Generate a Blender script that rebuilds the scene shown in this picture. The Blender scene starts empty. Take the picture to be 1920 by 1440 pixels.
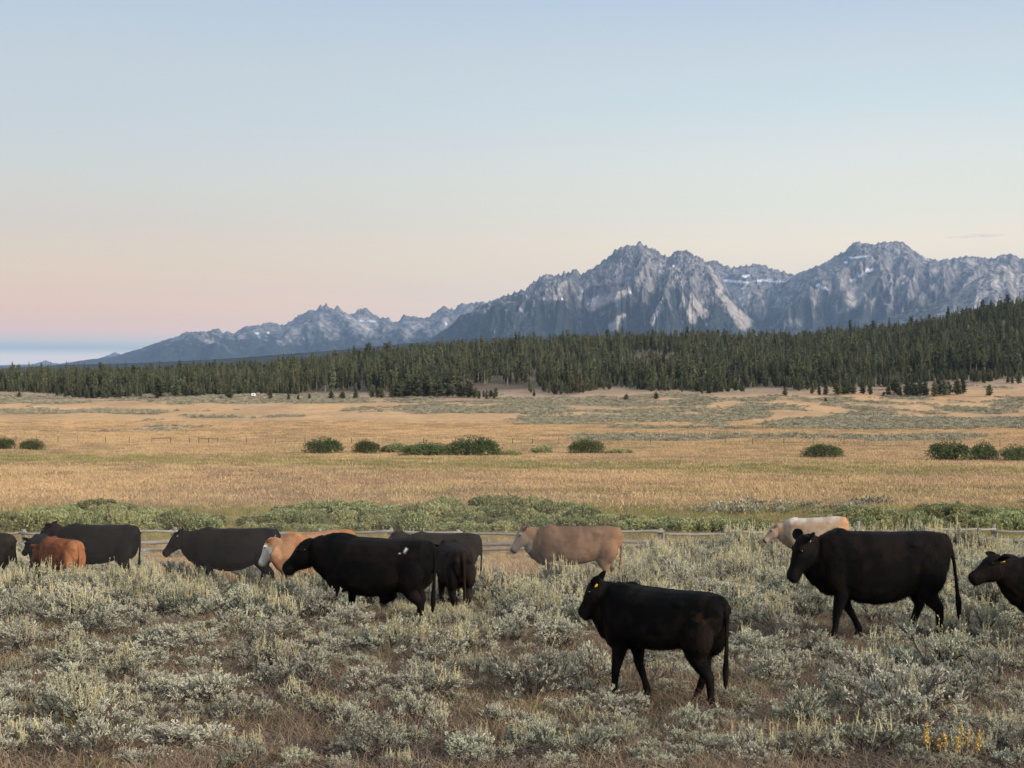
import bpy, math, random
import numpy as np
from mathutils import Vector

# ------------------------------------------------------------------ camera, sky, sun, exposure
F = 2700.0            # focal length in photo pixels (1920 wide)
HOR = 690.0           # photo row of the level line
ZC = 16.0             # camera height above the datum
sc = bpy.context.scene
COL = sc.collection
cam = bpy.data.cameras.new('camera'); cam_o = bpy.data.objects.new('camera', cam); COL.objects.link(cam_o)
cam_o.location = (0, 0, ZC); cam_o.rotation_euler = (math.radians(90), 0, 0)
cam.sensor_width = 36; cam.lens = 36 * F / 1920; cam.shift_y = -30 / 1920
cam.clip_start = 0.1; cam.clip_end = 120000
sc.camera = cam_o
cy = sc.cycles; cy.max_bounces = 6; cy.diffuse_bounces = 3; cy.glossy_bounces = 2; cy.transmission_bounces = 3; cy.volume_bounces = 0; cy.transparent_max_bounces = 4
EXPO = 0.25
SUN_AZ, SUN_EL = math.radians(128), math.radians(24)      # behind the camera to the right
sun = bpy.data.lights.new('sun', 'SUN'); sun.energy = 4.2; sun.angle = math.radians(26); sun.color = (1.0, 0.87, 0.72)
sun_o = bpy.data.objects.new('sun', sun); COL.objects.link(sun_o)
sdir = Vector((math.sin(SUN_AZ) * math.cos(SUN_EL), math.cos(SUN_AZ) * math.cos(SUN_EL), math.sin(SUN_EL)))
sun_o.rotation_euler = sdir.to_track_quat('Z', 'Y').to_euler(); sun_o.location = (30, -30, 60)
sc.view_settings.view_transform = 'Standard'; sc.view_settings.look = 'None'
sc.view_settings.exposure = EXPO; sc.view_settings.gamma = 1.0; sc.view_settings.use_curve_mapping = False

def lin(r, g, b, k=1.0):
    return tuple(k * ((c / 255 / 12.92) if c / 255 < 0.04045 else ((c / 255 + 0.055) / 1.055) ** 2.4) for c in (r, g, b))

world = bpy.data.worlds.new('World'); sc.world = world; world.use_nodes = True
wn, wl = world.node_tree.nodes, world.node_tree.links
bgn = wn['Background']
sky = wn.new('ShaderNodeTexSky'); sky.sky_type = 'NISHITA'; sky.sun_disc = False
sky.sun_elevation = SUN_EL; sky.sun_rotation = SUN_AZ; sky.altitude = 2000
tc = wn.new('ShaderNodeTexCoord'); sep = wn.new('ShaderNodeSeparateXYZ'); wl.new(tc.outputs['Generated'], sep.inputs[0])
def wramp(rows):
    r = wn.new('ShaderNodeValToRGB'); r.color_ramp.interpolation = 'LINEAR'
    els = sorted([((HOR - row) / math.hypot(HOR - row, F), c) for row, c in rows], key=lambda t: t[0])
    mp = wn.new('ShaderNodeMapRange'); mp.inputs[1].default_value = -0.02; mp.inputs[2].default_value = 0.32
    wl.new(sep.outputs['Z'], mp.inputs[0]); wl.new(mp.outputs[0], r.inputs[0])
    cr = r.color_ramp
    while len(cr.elements) < len(els): cr.elements.new(0.5)
    for e, (z, c) in zip(cr.elements, els):
        e.position = min(1, max(0, (z + 0.02) / 0.34))
    for e, (z, c) in zip(cr.elements, els): e.color = (*(c if isinstance(c[0], float) else lin(*c)), 1)
    return r
anti = wramp([(-160, (0.390, 0.483, 0.579)), (0, (0.444, 0.537, 0.610)), (150, (0.536, 0.574, 0.567)), (260, (0.560, 0.584, 0.564)), (340, (0.635, 0.607, 0.495)), (430, (0.712, 0.569, 0.398)), (510, (0.912, 0.605, 0.286)), (570, (1.111, 0.580, 0.212)), (605, (1.001, 0.537, 0.296)), (622, (0.968, 0.535, 0.394)), (640, (0.613, 0.539, 0.489)), (654, (0.273, 0.405, 0.498)), (668, (0.833, 0.725, 0.708)), (700, (0.833, 0.725, 0.708))])
side = wramp([(-160, (0.411, 0.512, 0.651)), (0, (0.468, 0.569, 0.685)), (100, (0.572, 0.637, 0.662)), (200, (0.618, 0.713, 0.718)), (300, (0.775, 0.777, 0.686)), (400, (0.872, 0.827, 0.636)), (460, (1.037, 0.854, 0.587)), (590, (1.037, 0.854, 0.587)), (700, (0.985, 0.794, 0.558))])
# azimuth: 1 towards the antisolar side (pink belt and earth shadow), 0 across the sky
dotn = wn.new('ShaderNodeVectorMath'); dotn.operation = 'DOT_PRODUCT'
wl.new(tc.outputs['Generated'], dotn.inputs[0]); dotn.inputs[1].default_value = (-math.sin(SUN_AZ), -math.cos(SUN_AZ), 0)
mpa = wn.new('ShaderNodeMapRange'); mpa.interpolation_type = 'SMOOTHSTEP'; mpa.inputs[1].default_value = 0.36; mpa.inputs[2].default_value = 0.92
wl.new(dotn.outputs['Value'], mpa.inputs[0])
mx = wn.new('ShaderNodeMix'); mx.data_type = 'RGBA'
wl.new(mpa.outputs[0], mx.inputs[0]); wl.new(side.outputs[0], mx.inputs[6]); wl.new(anti.outputs[0], mx.inputs[7])
nsc = wn.new('ShaderNodeVectorMath'); nsc.operation = 'SCALE'; wl.new(sky.outputs[0], nsc.inputs[0]); nsc.inputs[3].default_value = 0.12
mx2 = wn.new('ShaderNodeMix'); mx2.data_type = 'RGBA'; mx2.inputs[0].default_value = 0.88
wl.new(nsc.outputs[0], mx2.inputs[6]); wl.new(mx.outputs[2], mx2.inputs[7])
wl.new(mx2.outputs[2], bgn.inputs[0]); bgn.inputs[1].default_value = 1.0

# ------------------------------------------------------------------ helpers
rnd = random.Random(7); rng = np.random.default_rng(11)
_perm = np.random.default_rng(5).permutation(256); _perm = np.concatenate([_perm, _perm, _perm])
_ang = np.random.default_rng(6).random(256) * 2 * np.pi; _gx, _gy = np.cos(_ang), np.sin(_ang)
def pn(x, y):
    x = np.asarray(x, float); y = np.asarray(y, float)
    xi = np.floor(x).astype(int); yi = np.floor(y).astype(int); fx = x - xi; fy = y - yi; xi &= 255; yi &= 255
    u = fx * fx * fx * (fx * (fx * 6 - 15) + 10); v = fy * fy * fy * (fy * (fy * 6 - 15) + 10)
    def g(a, b, dx, dy):
        h = _perm[_perm[a] + b]; return _gx[h] * dx + _gy[h] * dy
    n0 = g(xi, yi, fx, fy); n1 = g(xi + 1, yi, fx - 1, fy); n2 = g(xi, yi + 1, fx, fy - 1); n3 = g(xi + 1, yi + 1, fx - 1, fy - 1)
    return 1.5 * ((n0 * (1 - u) + n1 * u) * (1 - v) + (n2 * (1 - u) + n3 * u) * v)
def fbm(x, y, o=4):
    s = 0; a = 1.0
    for i in range(o): s = s + a * pn(x * 2 ** i + 17.3 * i, y * 2 ** i + 5.1 * i); a *= 0.5
    return s
def ridged(x, y, o=4):
    s = 0; a = 1.0; t = 0
    for i in range(o): s = s + a * (1 - np.abs(pn(x * 2 ** i + 31.7 * i, y * 2 ** i + 9.4 * i))) ** 2; t += a; a *= 0.5
    return s / t
def sstep(a, b, x):
    t = np.clip((np.asarray(x, float) - a) / (b - a), 0, 1); return t * t * (3 - 2 * t)

PROF = np.array([(-60, 0.2), (-10, -0.9), (0, -1.6), (5, -2.2), (10, -2.85), (13, -3.15), (16, -3.4), (19, -3.6), (24, -4.1), (30, -4.7), (40, -5.7), (50, -6.9),
                 (60, -7.85), (75, -8.75), (100, -9.6), (130, -10.7), (160, -11.7), (200, -13.0), (240, -14.2), (300, -15.2), (400, -16), (460, -15.8)])
EDGE = 650.0
_eb = np.array([(-900, 736), (0, 737), (480, 743), (960, 739), (1440, 728), (1700, 722), (1920, 706), (2600, 680)])
_et = np.array([(-900, 690), (0, 687), (250, 684), (420, 675), (520, 670), (600, 664), (700, 652), (850, 638), (950, 630), (1100, 625), (1300, 620), (1400, 621),
                (1500, 622), (1600, 611), (1700, 600), (1800, 580), (1920, 556), (2200, 520), (2600, 500)])
CREST = 1150.0
def G(x, y):
    """ground height (absolute) at world x, y"""
    x = np.asarray(x, float); y = np.asarray(y, float)
    px = 960 + F * x / np.maximum(y, 40)
    z = np.interp(y, PROF[:, 0], PROF[:, 1])
    ze = (HOR - np.interp(px, _eb[:, 0], _eb[:, 1])) / F * EDGE
    zcr = (HOR - np.interp(px, _et[:, 0], _et[:, 1])) / F * CREST - 13.0
    t = np.clip((y - 440) / (EDGE - 440), 0, 1); z = np.where(y > 440, z + (ze - z) * t ** 1.5, z)
    t2 = sstep(EDGE, CREST, y) * 0.55 + 0.45 * np.clip((y - EDGE) / (CREST - EDGE), 0, 1)
    z = np.where(y > EDGE, ze + (zcr - ze) * t2, z)
    t3 = sstep(CREST, 2600, y); z = np.where(y > CREST, zcr + (-34 - zcr) * t3, z)
    hum = fbm(x * 0.22, y * 0.22, 3) * 0.07 * sstep(120, 40, y) + fbm(x * 0.03, y * 0.03, 2) * 0.22 * sstep(4, 25, y) * sstep(400, 60, y)
    hum = hum + fbm(x * 0.012, y * 0.012, 3) * 1.6 * sstep(430, 640, y) * sstep(2600, 1300, y)
    return z + hum + ZC
def g1(x, y): return float(G(np.array([x]), np.array([y]))[0])
def at(px, row):
    """the point of the ground seen at a photo pixel"""
    tx, tz = (px - 960) / F, (HOR - row) / F
    ys = np.concatenate([np.arange(6, 60, 0.1), np.arange(60, 300, 0.5), np.arange(300, 1300, 2.0)])
    d = ZC + tz * ys - G(tx * ys, ys)
    k = np.argmax(d < 0) if (d < 0).any() else len(ys) - 1
    y = ys[k]; return Vector((tx * y, y, g1(tx * y, y)))
def proj(x, y, z): return 960 + F * x / y, HOR - F * (z - ZC) / y

def mesh_from(name, v, f, mats=(), smooth=False, mi=None):
    me = bpy.data.meshes.new(name)
    v = np.asarray(v, np.float32).reshape(-1, 3)
    if isinstance(f, np.ndarray):
        n, k = f.shape
        me.vertices.add(len(v)); me.vertices.foreach_set('co', v.ravel())
        me.loops.add(n * k); me.loops.foreach_set('vertex_index', f.astype(np.int32).ravel())
        me.polygons.add(n); me.polygons.foreach_set('loop_start', np.arange(0, n * k, k, dtype=np.int32))
        try: me.polygons.foreach_set('loop_total', np.full(n, k, np.int32))
        except Exception: pass
        me.update(calc_edges=True)
    else:
        me.from_pydata([tuple(p) for p in v], [], f)
    for m in mats: me.materials.append(m)
    if mi is not None: me.polygons.foreach_set('material_index', np.asarray(mi, np.int32))
    if smooth: me.polygons.foreach_set('use_smooth', np.ones(len(me.polygons), bool))
    me.update(); return me
def link(name, me, parent=None, loc=None, label=None, cat=None, group=None, kind=None):
    o = bpy.data.objects.new(name, me); COL.objects.link(o)
    if parent: o.parent = parent
    if loc is not None: o.location = loc
    if label: o['label'] = label
    if cat: o['category'] = cat
    if group: o['group'] = group
    if kind: o['kind'] = kind
    return o
def thing(name, label, cat, loc, rz=0, group=None, scale=1.0):
    o = link(name, None, None, loc, label, cat, group); o.rotation_euler.z = rz; o.scale = (scale,) * 3 if not hasattr(scale, '__len__') else scale
    o.empty_display_size = 0.1; return o
def vcol(me, name, arr):
    a = me.color_attributes.new(name, 'FLOAT_COLOR', 'POINT')
    c = np.ones((len(me.vertices), 4), np.float32); c[:, :3] = arr; a.data.foreach_set('color', c.ravel())

class MB:
    """collects triangles/quads"""
    def __init__(s): s.v = []; s.f = []; s.mi = []
    def poly(s, pts, m=0):
        b = len(s.v); s.v.extend([tuple(p) for p in pts]); s.f.append(tuple(range(b, b + len(pts)))); s.mi.append(m)
    def tube(s, pts, rad, n=4, m=0, cap=True):
        b = len(s.v); k = len(pts)
        for i in range(k):
            p = Vector(pts[i]); t = (Vector(pts[min(i + 1, k - 1)]) - Vector(pts[max(i - 1, 0)])).normalized()
            a = t.orthogonal() if abs(t.z) < 0.9 else t.cross(Vector((0, 1, 0))); a.normalize(); c = t.cross(a)
            if abs(t.z) < 0.9:
                a = t.cross(Vector((0, 0, 1))).normalized(); c = t.cross(a)
            for j in range(n):
                an = 2 * math.pi * j / n; s.v.append(tuple(p + (a * math.cos(an) + c * math.sin(an)) * rad[i]))
        for i in range(k - 1):
            for j in range(n):
                j2 = (j + 1) % n; s.f.append((b + i * n + j, b + i * n + j2, b + (i + 1) * n + j2, b + (i + 1) * n + j)); s.mi.append(m)
        if cap:
            s.f.append(tuple(b + j for j in range(n))[::-1]); s.f.append(tuple(b + (k - 1) * n + j for j in range(n))); s.mi += [m, m]
    def leaf(s, p, d, L, W, up, m=0):
        p = Vector(p); d = Vector(d).normalized(); w = d.cross(Vector(up))
        if w.length < 1e-3: w = d.orthogonal()
        w.normalize(); q = p + d * L * 0.55
        s.poly([p, q + w * W * 0.5, p + d * L, q - w * W * 0.5], m)
    def mesh(s, name, mats, smooth=False):
        me = mesh_from(name, s.v, s.f, mats, smooth); me.polygons.foreach_set('material_index', np.array(s.mi, np.int32)); return me

# ------------------------------------------------------------------ materials
def mat(name, base, rough=0.8, attr=None, noise=None, bump=None, rand=0.0, hue=0.0, translucent=0.0, spec=0.25, sheen=0.0):
    """procedural principled material: base colour or colour attribute, noise variation, per-object random value, bump"""
    m = bpy.data.materials.new(name); m.use_nodes = True; n, l = m.node_tree.nodes, m.node_tree.links
    b = n['Principled BSDF']; b.inputs['Roughness'].default_value = rough; b.inputs['Specular IOR Level'].default_value = spec
    if sheen: b.inputs['Sheen Weight'].default_value = sheen
    if attr:
        a = n.new('ShaderNodeAttribute'); a.attribute_name = attr; col = a.outputs['Color']
    else:
        a = n.new('ShaderNodeRGB'); a.outputs[0].default_value = (*base, 1); col = a.outputs[0]
    co = n.new('ShaderNodeTexCoord')
    if noise:
        for (sx, sy, sz), scale, lo, hi, tint in noise:
            mp = n.new('ShaderNodeMapping'); mp.inputs['Scale'].default_value = (sx, sy, sz); l.new(co.outputs['Object'], mp.inputs[0])
            t = n.new('ShaderNodeTexNoise'); t.inputs['Scale'].default_value = scale; t.inputs['Detail'].default_value = 5; t.inputs['Roughness'].default_value = 0.65
            l.new(mp.outputs[0], t.inputs['Vector'])
            r = n.new('ShaderNodeMapRange'); r.inputs[1].default_value = 0.3; r.inputs[2].default_value = 0.7; r.inputs[3].default_value = lo; r.inputs[4].default_value = hi
            l.new(t.outputs[0], r.inputs[0])
            if tint is None:
                v = n.new('ShaderNodeVectorMath'); v.operation = 'SCALE'; l.new(col, v.inputs[0]); l.new(r.outputs[0], v.inputs[3]); col = v.outputs[0]
            else:
                x = n.new('ShaderNodeMix'); x.data_type = 'RGBA'; l.new(r.outputs[0], x.inputs[0]); l.new(col, x.inputs[6]); x.inputs[7].default_value = (*tint, 1); col = x.outputs[2]
    if rand or hue:
        oi = n.new('ShaderNodeObjectInfo'); h = n.new('ShaderNodeHueSaturation')
        r = n.new('ShaderNodeMapRange'); r.inputs[3].default_value = 1 - rand; r.inputs[4].default_value = 1 + rand; l.new(oi.outputs['Random'], r.inputs[0]); l.new(r.outputs[0], h.inputs['Value'])
        mu = n.new('ShaderNodeMath'); mu.operation = 'MULTIPLY'; mu.inputs[1].default_value = 7.31; l.new(oi.outputs['Random'], mu.inputs[0])
        fr = n.new('ShaderNodeMath'); fr.operation = 'FRACT'; l.new(mu.outputs[0], fr.inputs[0])
        r2 = n.new('ShaderNodeMapRange'); r2.inputs[3].default_value = 0.5 - hue; r2.inputs[4].default_value = 0.5 + hue; l.new(fr.outputs[0], r2.inputs[0]); l.new(r2.outputs[0], h.inputs['Hue'])
        l.new(col, h.inputs['Color']); col = h.outputs[0]
    l.new(col, b.inputs['Base Color'])
    if bump:
        mp = n.new('ShaderNodeMapping'); mp.inputs['Scale'].default_value = bump[0]; l.new(co.outputs['Object'], mp.inputs[0])
        t = n.new('ShaderNodeTexNoise'); t.inputs['Scale'].default_value = bump[1]; t.inputs['Detail'].default_value = 6; l.new(mp.outputs[0], t.inputs['Vector'])
        bp = n.new('ShaderNodeBump'); bp.inputs['Strength'].default_value = bump[2]; bp.inputs['Distance'].default_value = bump[3]
        l.new(t.outputs[0], bp.inputs['Height']); l.new(bp.outputs[0], b.inputs['Normal'])
    if translucent:
        tr = n.new('ShaderNodeBsdfTranslucent'); l.new(col, tr.inputs[0]); ms = n.new('ShaderNodeMixShader'); ms.inputs[0].default_value = translucent
        l.new(b.outputs[0], ms.inputs[1]); l.new(tr.outputs[0], ms.inputs[2]); l.new(ms.outputs[0], n['Material Output'].inputs[0])
    return m
I3 = (1, 1, 1)
M = {}
M['ground'] = mat('ground', (0.2, 0.15, 0.1), 0.95, attr='tone', noise=[((1, 1, 1), 0.35, 0.75, 1.2, None), ((1, 1, 1), 6.0, 0.7, 1.3, None)], bump=(I3, 9, 0.9, 0.06), spec=0.1)
M['rock'] = mat('mountain_rock', (0.3, 0.3, 0.3), 0.95, attr='tone', noise=[((1, 1, 0.8), 0.010, 0.6, 1.4, None), ((1, 1, 0.9), 0.035, 0.6, 1.4, None)], bump=((1, 1, 0.4), 0.016, 1.0, 60.0), spec=0.05)
M['sage'] = mat('sage_leaf', (0.44, 0.43, 0.325), 0.85, noise=[(I3, 9, 0.72, 1.22, None)], rand=0.28, hue=0.022, translucent=0.1, spec=0.15)
M['sagefar'] = mat('sage_leaf_far', (0.32, 0.295, 0.21), 0.9, rand=0.4, hue=0.02, spec=0.1)
M['twig'] = mat('sage_bark', (0.085, 0.066, 0.056), 0.9, noise=[(I3, 30, 0.6, 1.4, None)], rand=0.2)
M['deadwood'] = mat('dead_wood', (0.16, 0.135, 0.12), 0.9, noise=[((1, 1, 0.3), 40, 0.5, 1.4, None)], rand=0.2)
M['stalk'] = mat('seed_stalk', (0.56, 0.49, 0.29), 0.85, noise=[(I3, 5, 0.75, 1.15, None)], rand=0.15, translucent=0.15)
M['grassdry'] = mat('grass_dry', (0.36, 0.262, 0.165), 0.85, rand=0.3, hue=0.025, translucent=0.25, spec=0.15)
M['grassred'] = mat('grass_rust', (0.225, 0.168, 0.115), 0.85, rand=0.3, hue=0.02, translucent=0.25, spec=0.15)
M['grassgreen'] = mat('grass_green', (0.30, 0.27, 0.11), 0.85, rand=0.25, hue=0.02, translucent=0.25, spec=0.15)
M['grassgold'] = mat('grass_gold', (0.62, 0.44, 0.245), 0.85, rand=0.22, hue=0.02, translucent=0.25, spec=0.15)
M['willow'] = mat('willow_leaf', (0.34, 0.35, 0.17), 0.8, noise=[(I3, 1.3, 0.7, 1.25, None)], rand=0.3, hue=0.02, translucent=0.25)
M['willowdark'] = mat('willow_leaf_dark', (0.10, 0.125, 0.05), 0.8, noise=[(I3, 1.0, 0.65, 1.3, None)], rand=0.18, hue=0.015, translucent=0.2)
M['willowstem'] = mat('willow_stem', (0.10, 0.085, 0.06), 0.9)
M['needle'] = mat('pine_needles', (0.096, 0.105, 0.052), 0.8, noise=[(I3, 0.6, 0.7, 1.35, None)], rand=0.4, hue=0.03, translucent=0.12)
M['trunk'] = mat('pine_bark', (0.30, 0.26, 0.22), 0.9, noise=[((1, 1, 0.1), 3, 0.5, 1.3, None)], rand=0.4)
M['log'] = mat('weathered_log', (0.29, 0.265, 0.235), 0.85, noise=[((1, 14, 14), 2.0, 0.45, 1.25, None)], bump=((1, 10, 10), 4, 0.6, 0.02), rand=0.15)
M['post'] = mat('weathered_post', (0.32, 0.295, 0.26), 0.85, noise=[((9, 9, 1), 3.0, 0.45, 1.25, None)], bump=((8, 8, 1), 4, 0.6, 0.02), rand=0.15)
M['darkpost'] = mat('dark_post', (0.15, 0.115, 0.09), 0.9, rand=0.5, noise=[((3, 3, 1), 3, 0.6, 1.3, None)])
M['wire'] = mat('fence_wire', (0.2, 0.19, 0.18), 0.5)
M['coat'] = mat('cattle_coat', (0.02, 0.02, 0.02), 0.65, attr='coat', noise=[((1.0, 1.0, 1.0), 2.5, 0.8, 1.2, None), ((1, 1, 1), 55, 0.8, 1.2, None)], bump=((1, 1, 1), 130, 0.6, 0.012), spec=0.05)
M['eye'] = mat('eye_gloss', (0.006, 0.005, 0.005), 0.12, spec=0.6)
M['tagy'] = mat('tag_yellow', (0.72, 0.47, 0.03), 0.5); M['tagw'] = mat('tag_white', (0.72, 0.70, 0.66), 0.5)
M['tagr'] = mat('tag_red', (0.42, 0.05, 0.05), 0.5); M['tago'] = mat('tag_orange', (0.55, 0.28, 0.08), 0.5)
M['hoof'] = mat('hoof_horn', (0.03, 0.025, 0.02), 0.6)
M['white'] = mat('white_paint', (0.8, 0.8, 0.78), 0.4); M['glass'] = mat('dark_glass', (0.03, 0.035, 0.04), 0.15)
M['flower'] = mat('rabbitbrush_flower', (0.62, 0.42, 0.12), 0.85, rand=0.1, noise=[(I3, 30, 0.7, 1.2, None)])
M['stone'] = mat('field_stone', (0.30, 0.28, 0.25), 0.9, noise=[(I3, 12, 0.7, 1.2, None)], bump=(I3, 14, 0.7, 0.03))

# ------------------------------------------------------------------ ground sheet
def far_sage_mask(px, row, x, y):
    """0..1: where the distant flats carry sagebrush"""
    n = fbm(x * 0.016, y * 0.012 + 3, 3) * 0.5 + fbm(x * 0.06 + 7, y * 0.035, 3) * 0.62
    def box(x0, x1, r0, r1, w=1.0, fx=60, fr=4):
        return w * sstep(x0 - fx, x0 + fx, px) * sstep(x1 + fx, x1 - fx, px) * sstep(r0 - fr, r0 + fr, row) * sstep(r1 + fr, r1 - fr, row)
    m = box(-400, 640, 738, 757, 0.9) + box(-400, 330, 768, 777, 1.0, 50, 3) + box(330, 560, 778, 784, 0.75, 40, 2) + box(560, 1000, 746, 756, 0.9, 40, 3)
    m = m + box(700, 1000, 760, 776, 0.8, 90, 5) + box(960, 1460, 742, 797, 0.82, 60, 6) + box(1440, 2400, 742, 760, 0.6) + box(1480, 2400, 760, 778, 0.65, 40, 3)
    m = m + box(1440, 2400, 783, 806, 1.15, 40, 3) + box(1080, 1840, 816, 829, 1.1, 30, 2) + box(1150, 1420, 800, 806, 0.6, 40, 2) + box(1560, 2400, 700, 735, 0.5, 80, 8)
    road = np.exp(-((row - (795 - (px - 1380) * 0.13)) / 5.0) ** 2) * sstep(1350, 1400, px) * sstep(1600, 1560, px)
    return np.clip(m, 0, 1.2) * 0.95 - 0.55 + n * 0.85 - road * 0.8
def meadow_green(px, row, x, y):
    n = fbm(x * 0.02, y * 0.02, 3)
    b = np.exp(-((row - (872 + 0.012 * (px - 900))) / 10.0) ** 2) * 0.9 + 0.55 * np.exp(-((row - 925) / 9.0) ** 2) * sstep(500, 900, px) + 1.0 * sstep(944, 962, row) * sstep(1040, 1006, row)
    return np.clip(b + n * 0.35, 0, 1)
ys = np.concatenate([np.arange(-50, 6, 1.0), np.arange(6, 16, 0.16)])
t = 16.0; L_ = []
while t < 14000: L_.append(t); t += max(0.16, 0.0105 * t) if t < 700 else 0.035 * t
ys = np.concatenate([ys, L_]); txs = np.linspace(-0.72, 0.72, 330)
YY, TT = np.meshgrid(ys, txs, indexing='ij'); XX = TT * (YY + 70.0)
ZZ = G(XX, YY)
nr, nc = YY.shape
idx = np.arange(nr * nc).reshape(nr, nc)
quads = np.stack([idx[:-1, :-1], idx[:-1, 1:], idx[1:, 1:], idx[1:, :-1]], -1).reshape(-1, 4)
me = mesh_from('ground', np.stack([XX, YY, ZZ], -1).reshape(-1, 3), quads, [M['ground']], True)
PXg = 960 + F * XX / np.maximum(YY, 8); RWg = HOR - F * (ZZ - ZC) / np.maximum(YY, 8)
def mixc(a, b, t): t = np.clip(t, 0, 1)[..., None]; return a * (1 - t) + b * t
soil = np.array((0.145, 0.118, 0.095)); rust = np.array((0.19, 0.14, 0.098)); tan = np.array((0.42, 0.285, 0.16)); pink = np.array((0.46, 0.295, 0.185)); gold = np.array((0.60, 0.375, 0.19))
grn = np.array((0.27, 0.245, 0.095)); sagec = np.array((0.24, 0.23, 0.17)); forestc = np.array((0.10, 0.09, 0.06)); bare = np.array((0.33, 0.25, 0.19))
nz = fbm(XX * 0.35, YY * 0.35, 4); nb = fbm(XX * 0.03, YY * 0.012, 4)
C = mixc(np.broadcast_to(soil, (nr, nc, 3)), np.broadcast_to(rust, (nr, nc, 3)), 0.45 + nz * 0.8)
C = mixc(C, np.broadcast_to(tan, C.shape), sstep(30, 42, YY))
C = mixc(C, np.broadcast_to(pink, C.shape), sstep(90, 130, YY) * (0.7 + 0.3 * nb))
C = mixc(C, np.broadcast_to(gold, C.shape), sstep(852, 815, RWg) * sstep(100, 200, YY) * (0.85 + 0.5 * nb))
C = mixc(C, np.broadcast_to(grn, C.shape), meadow_green(PXg, RWg, XX, YY) * sstep(55, 70, YY) * sstep(420, 300, YY) * 0.85)
C = mixc(C, np.broadcast_to(sagec, C.shape), sstep(-0.15, 0.35, far_sage_mask(PXg, RWg, XX, YY)) * sstep(255, 300, YY) * 0.75)
C = mixc(C, np.broadcast_to(bare, C.shape), sstep(560, 640, YY) * 0.7)
C = mixc(C, np.broadcast_to(forestc, C.shape), sstep(655, 720, YY) * 0.75)
C = C * (1 + 0.16 * fbm(XX * 0.05, YY * 0.02 + 9, 4))[..., None]
vcol(me, 'tone', np.clip(C, 0.01, 0.9).reshape(-1, 3))
link('ground', me, kind='structure', label='sagebrush slope and dry grass meadow running out to the forest')

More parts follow.
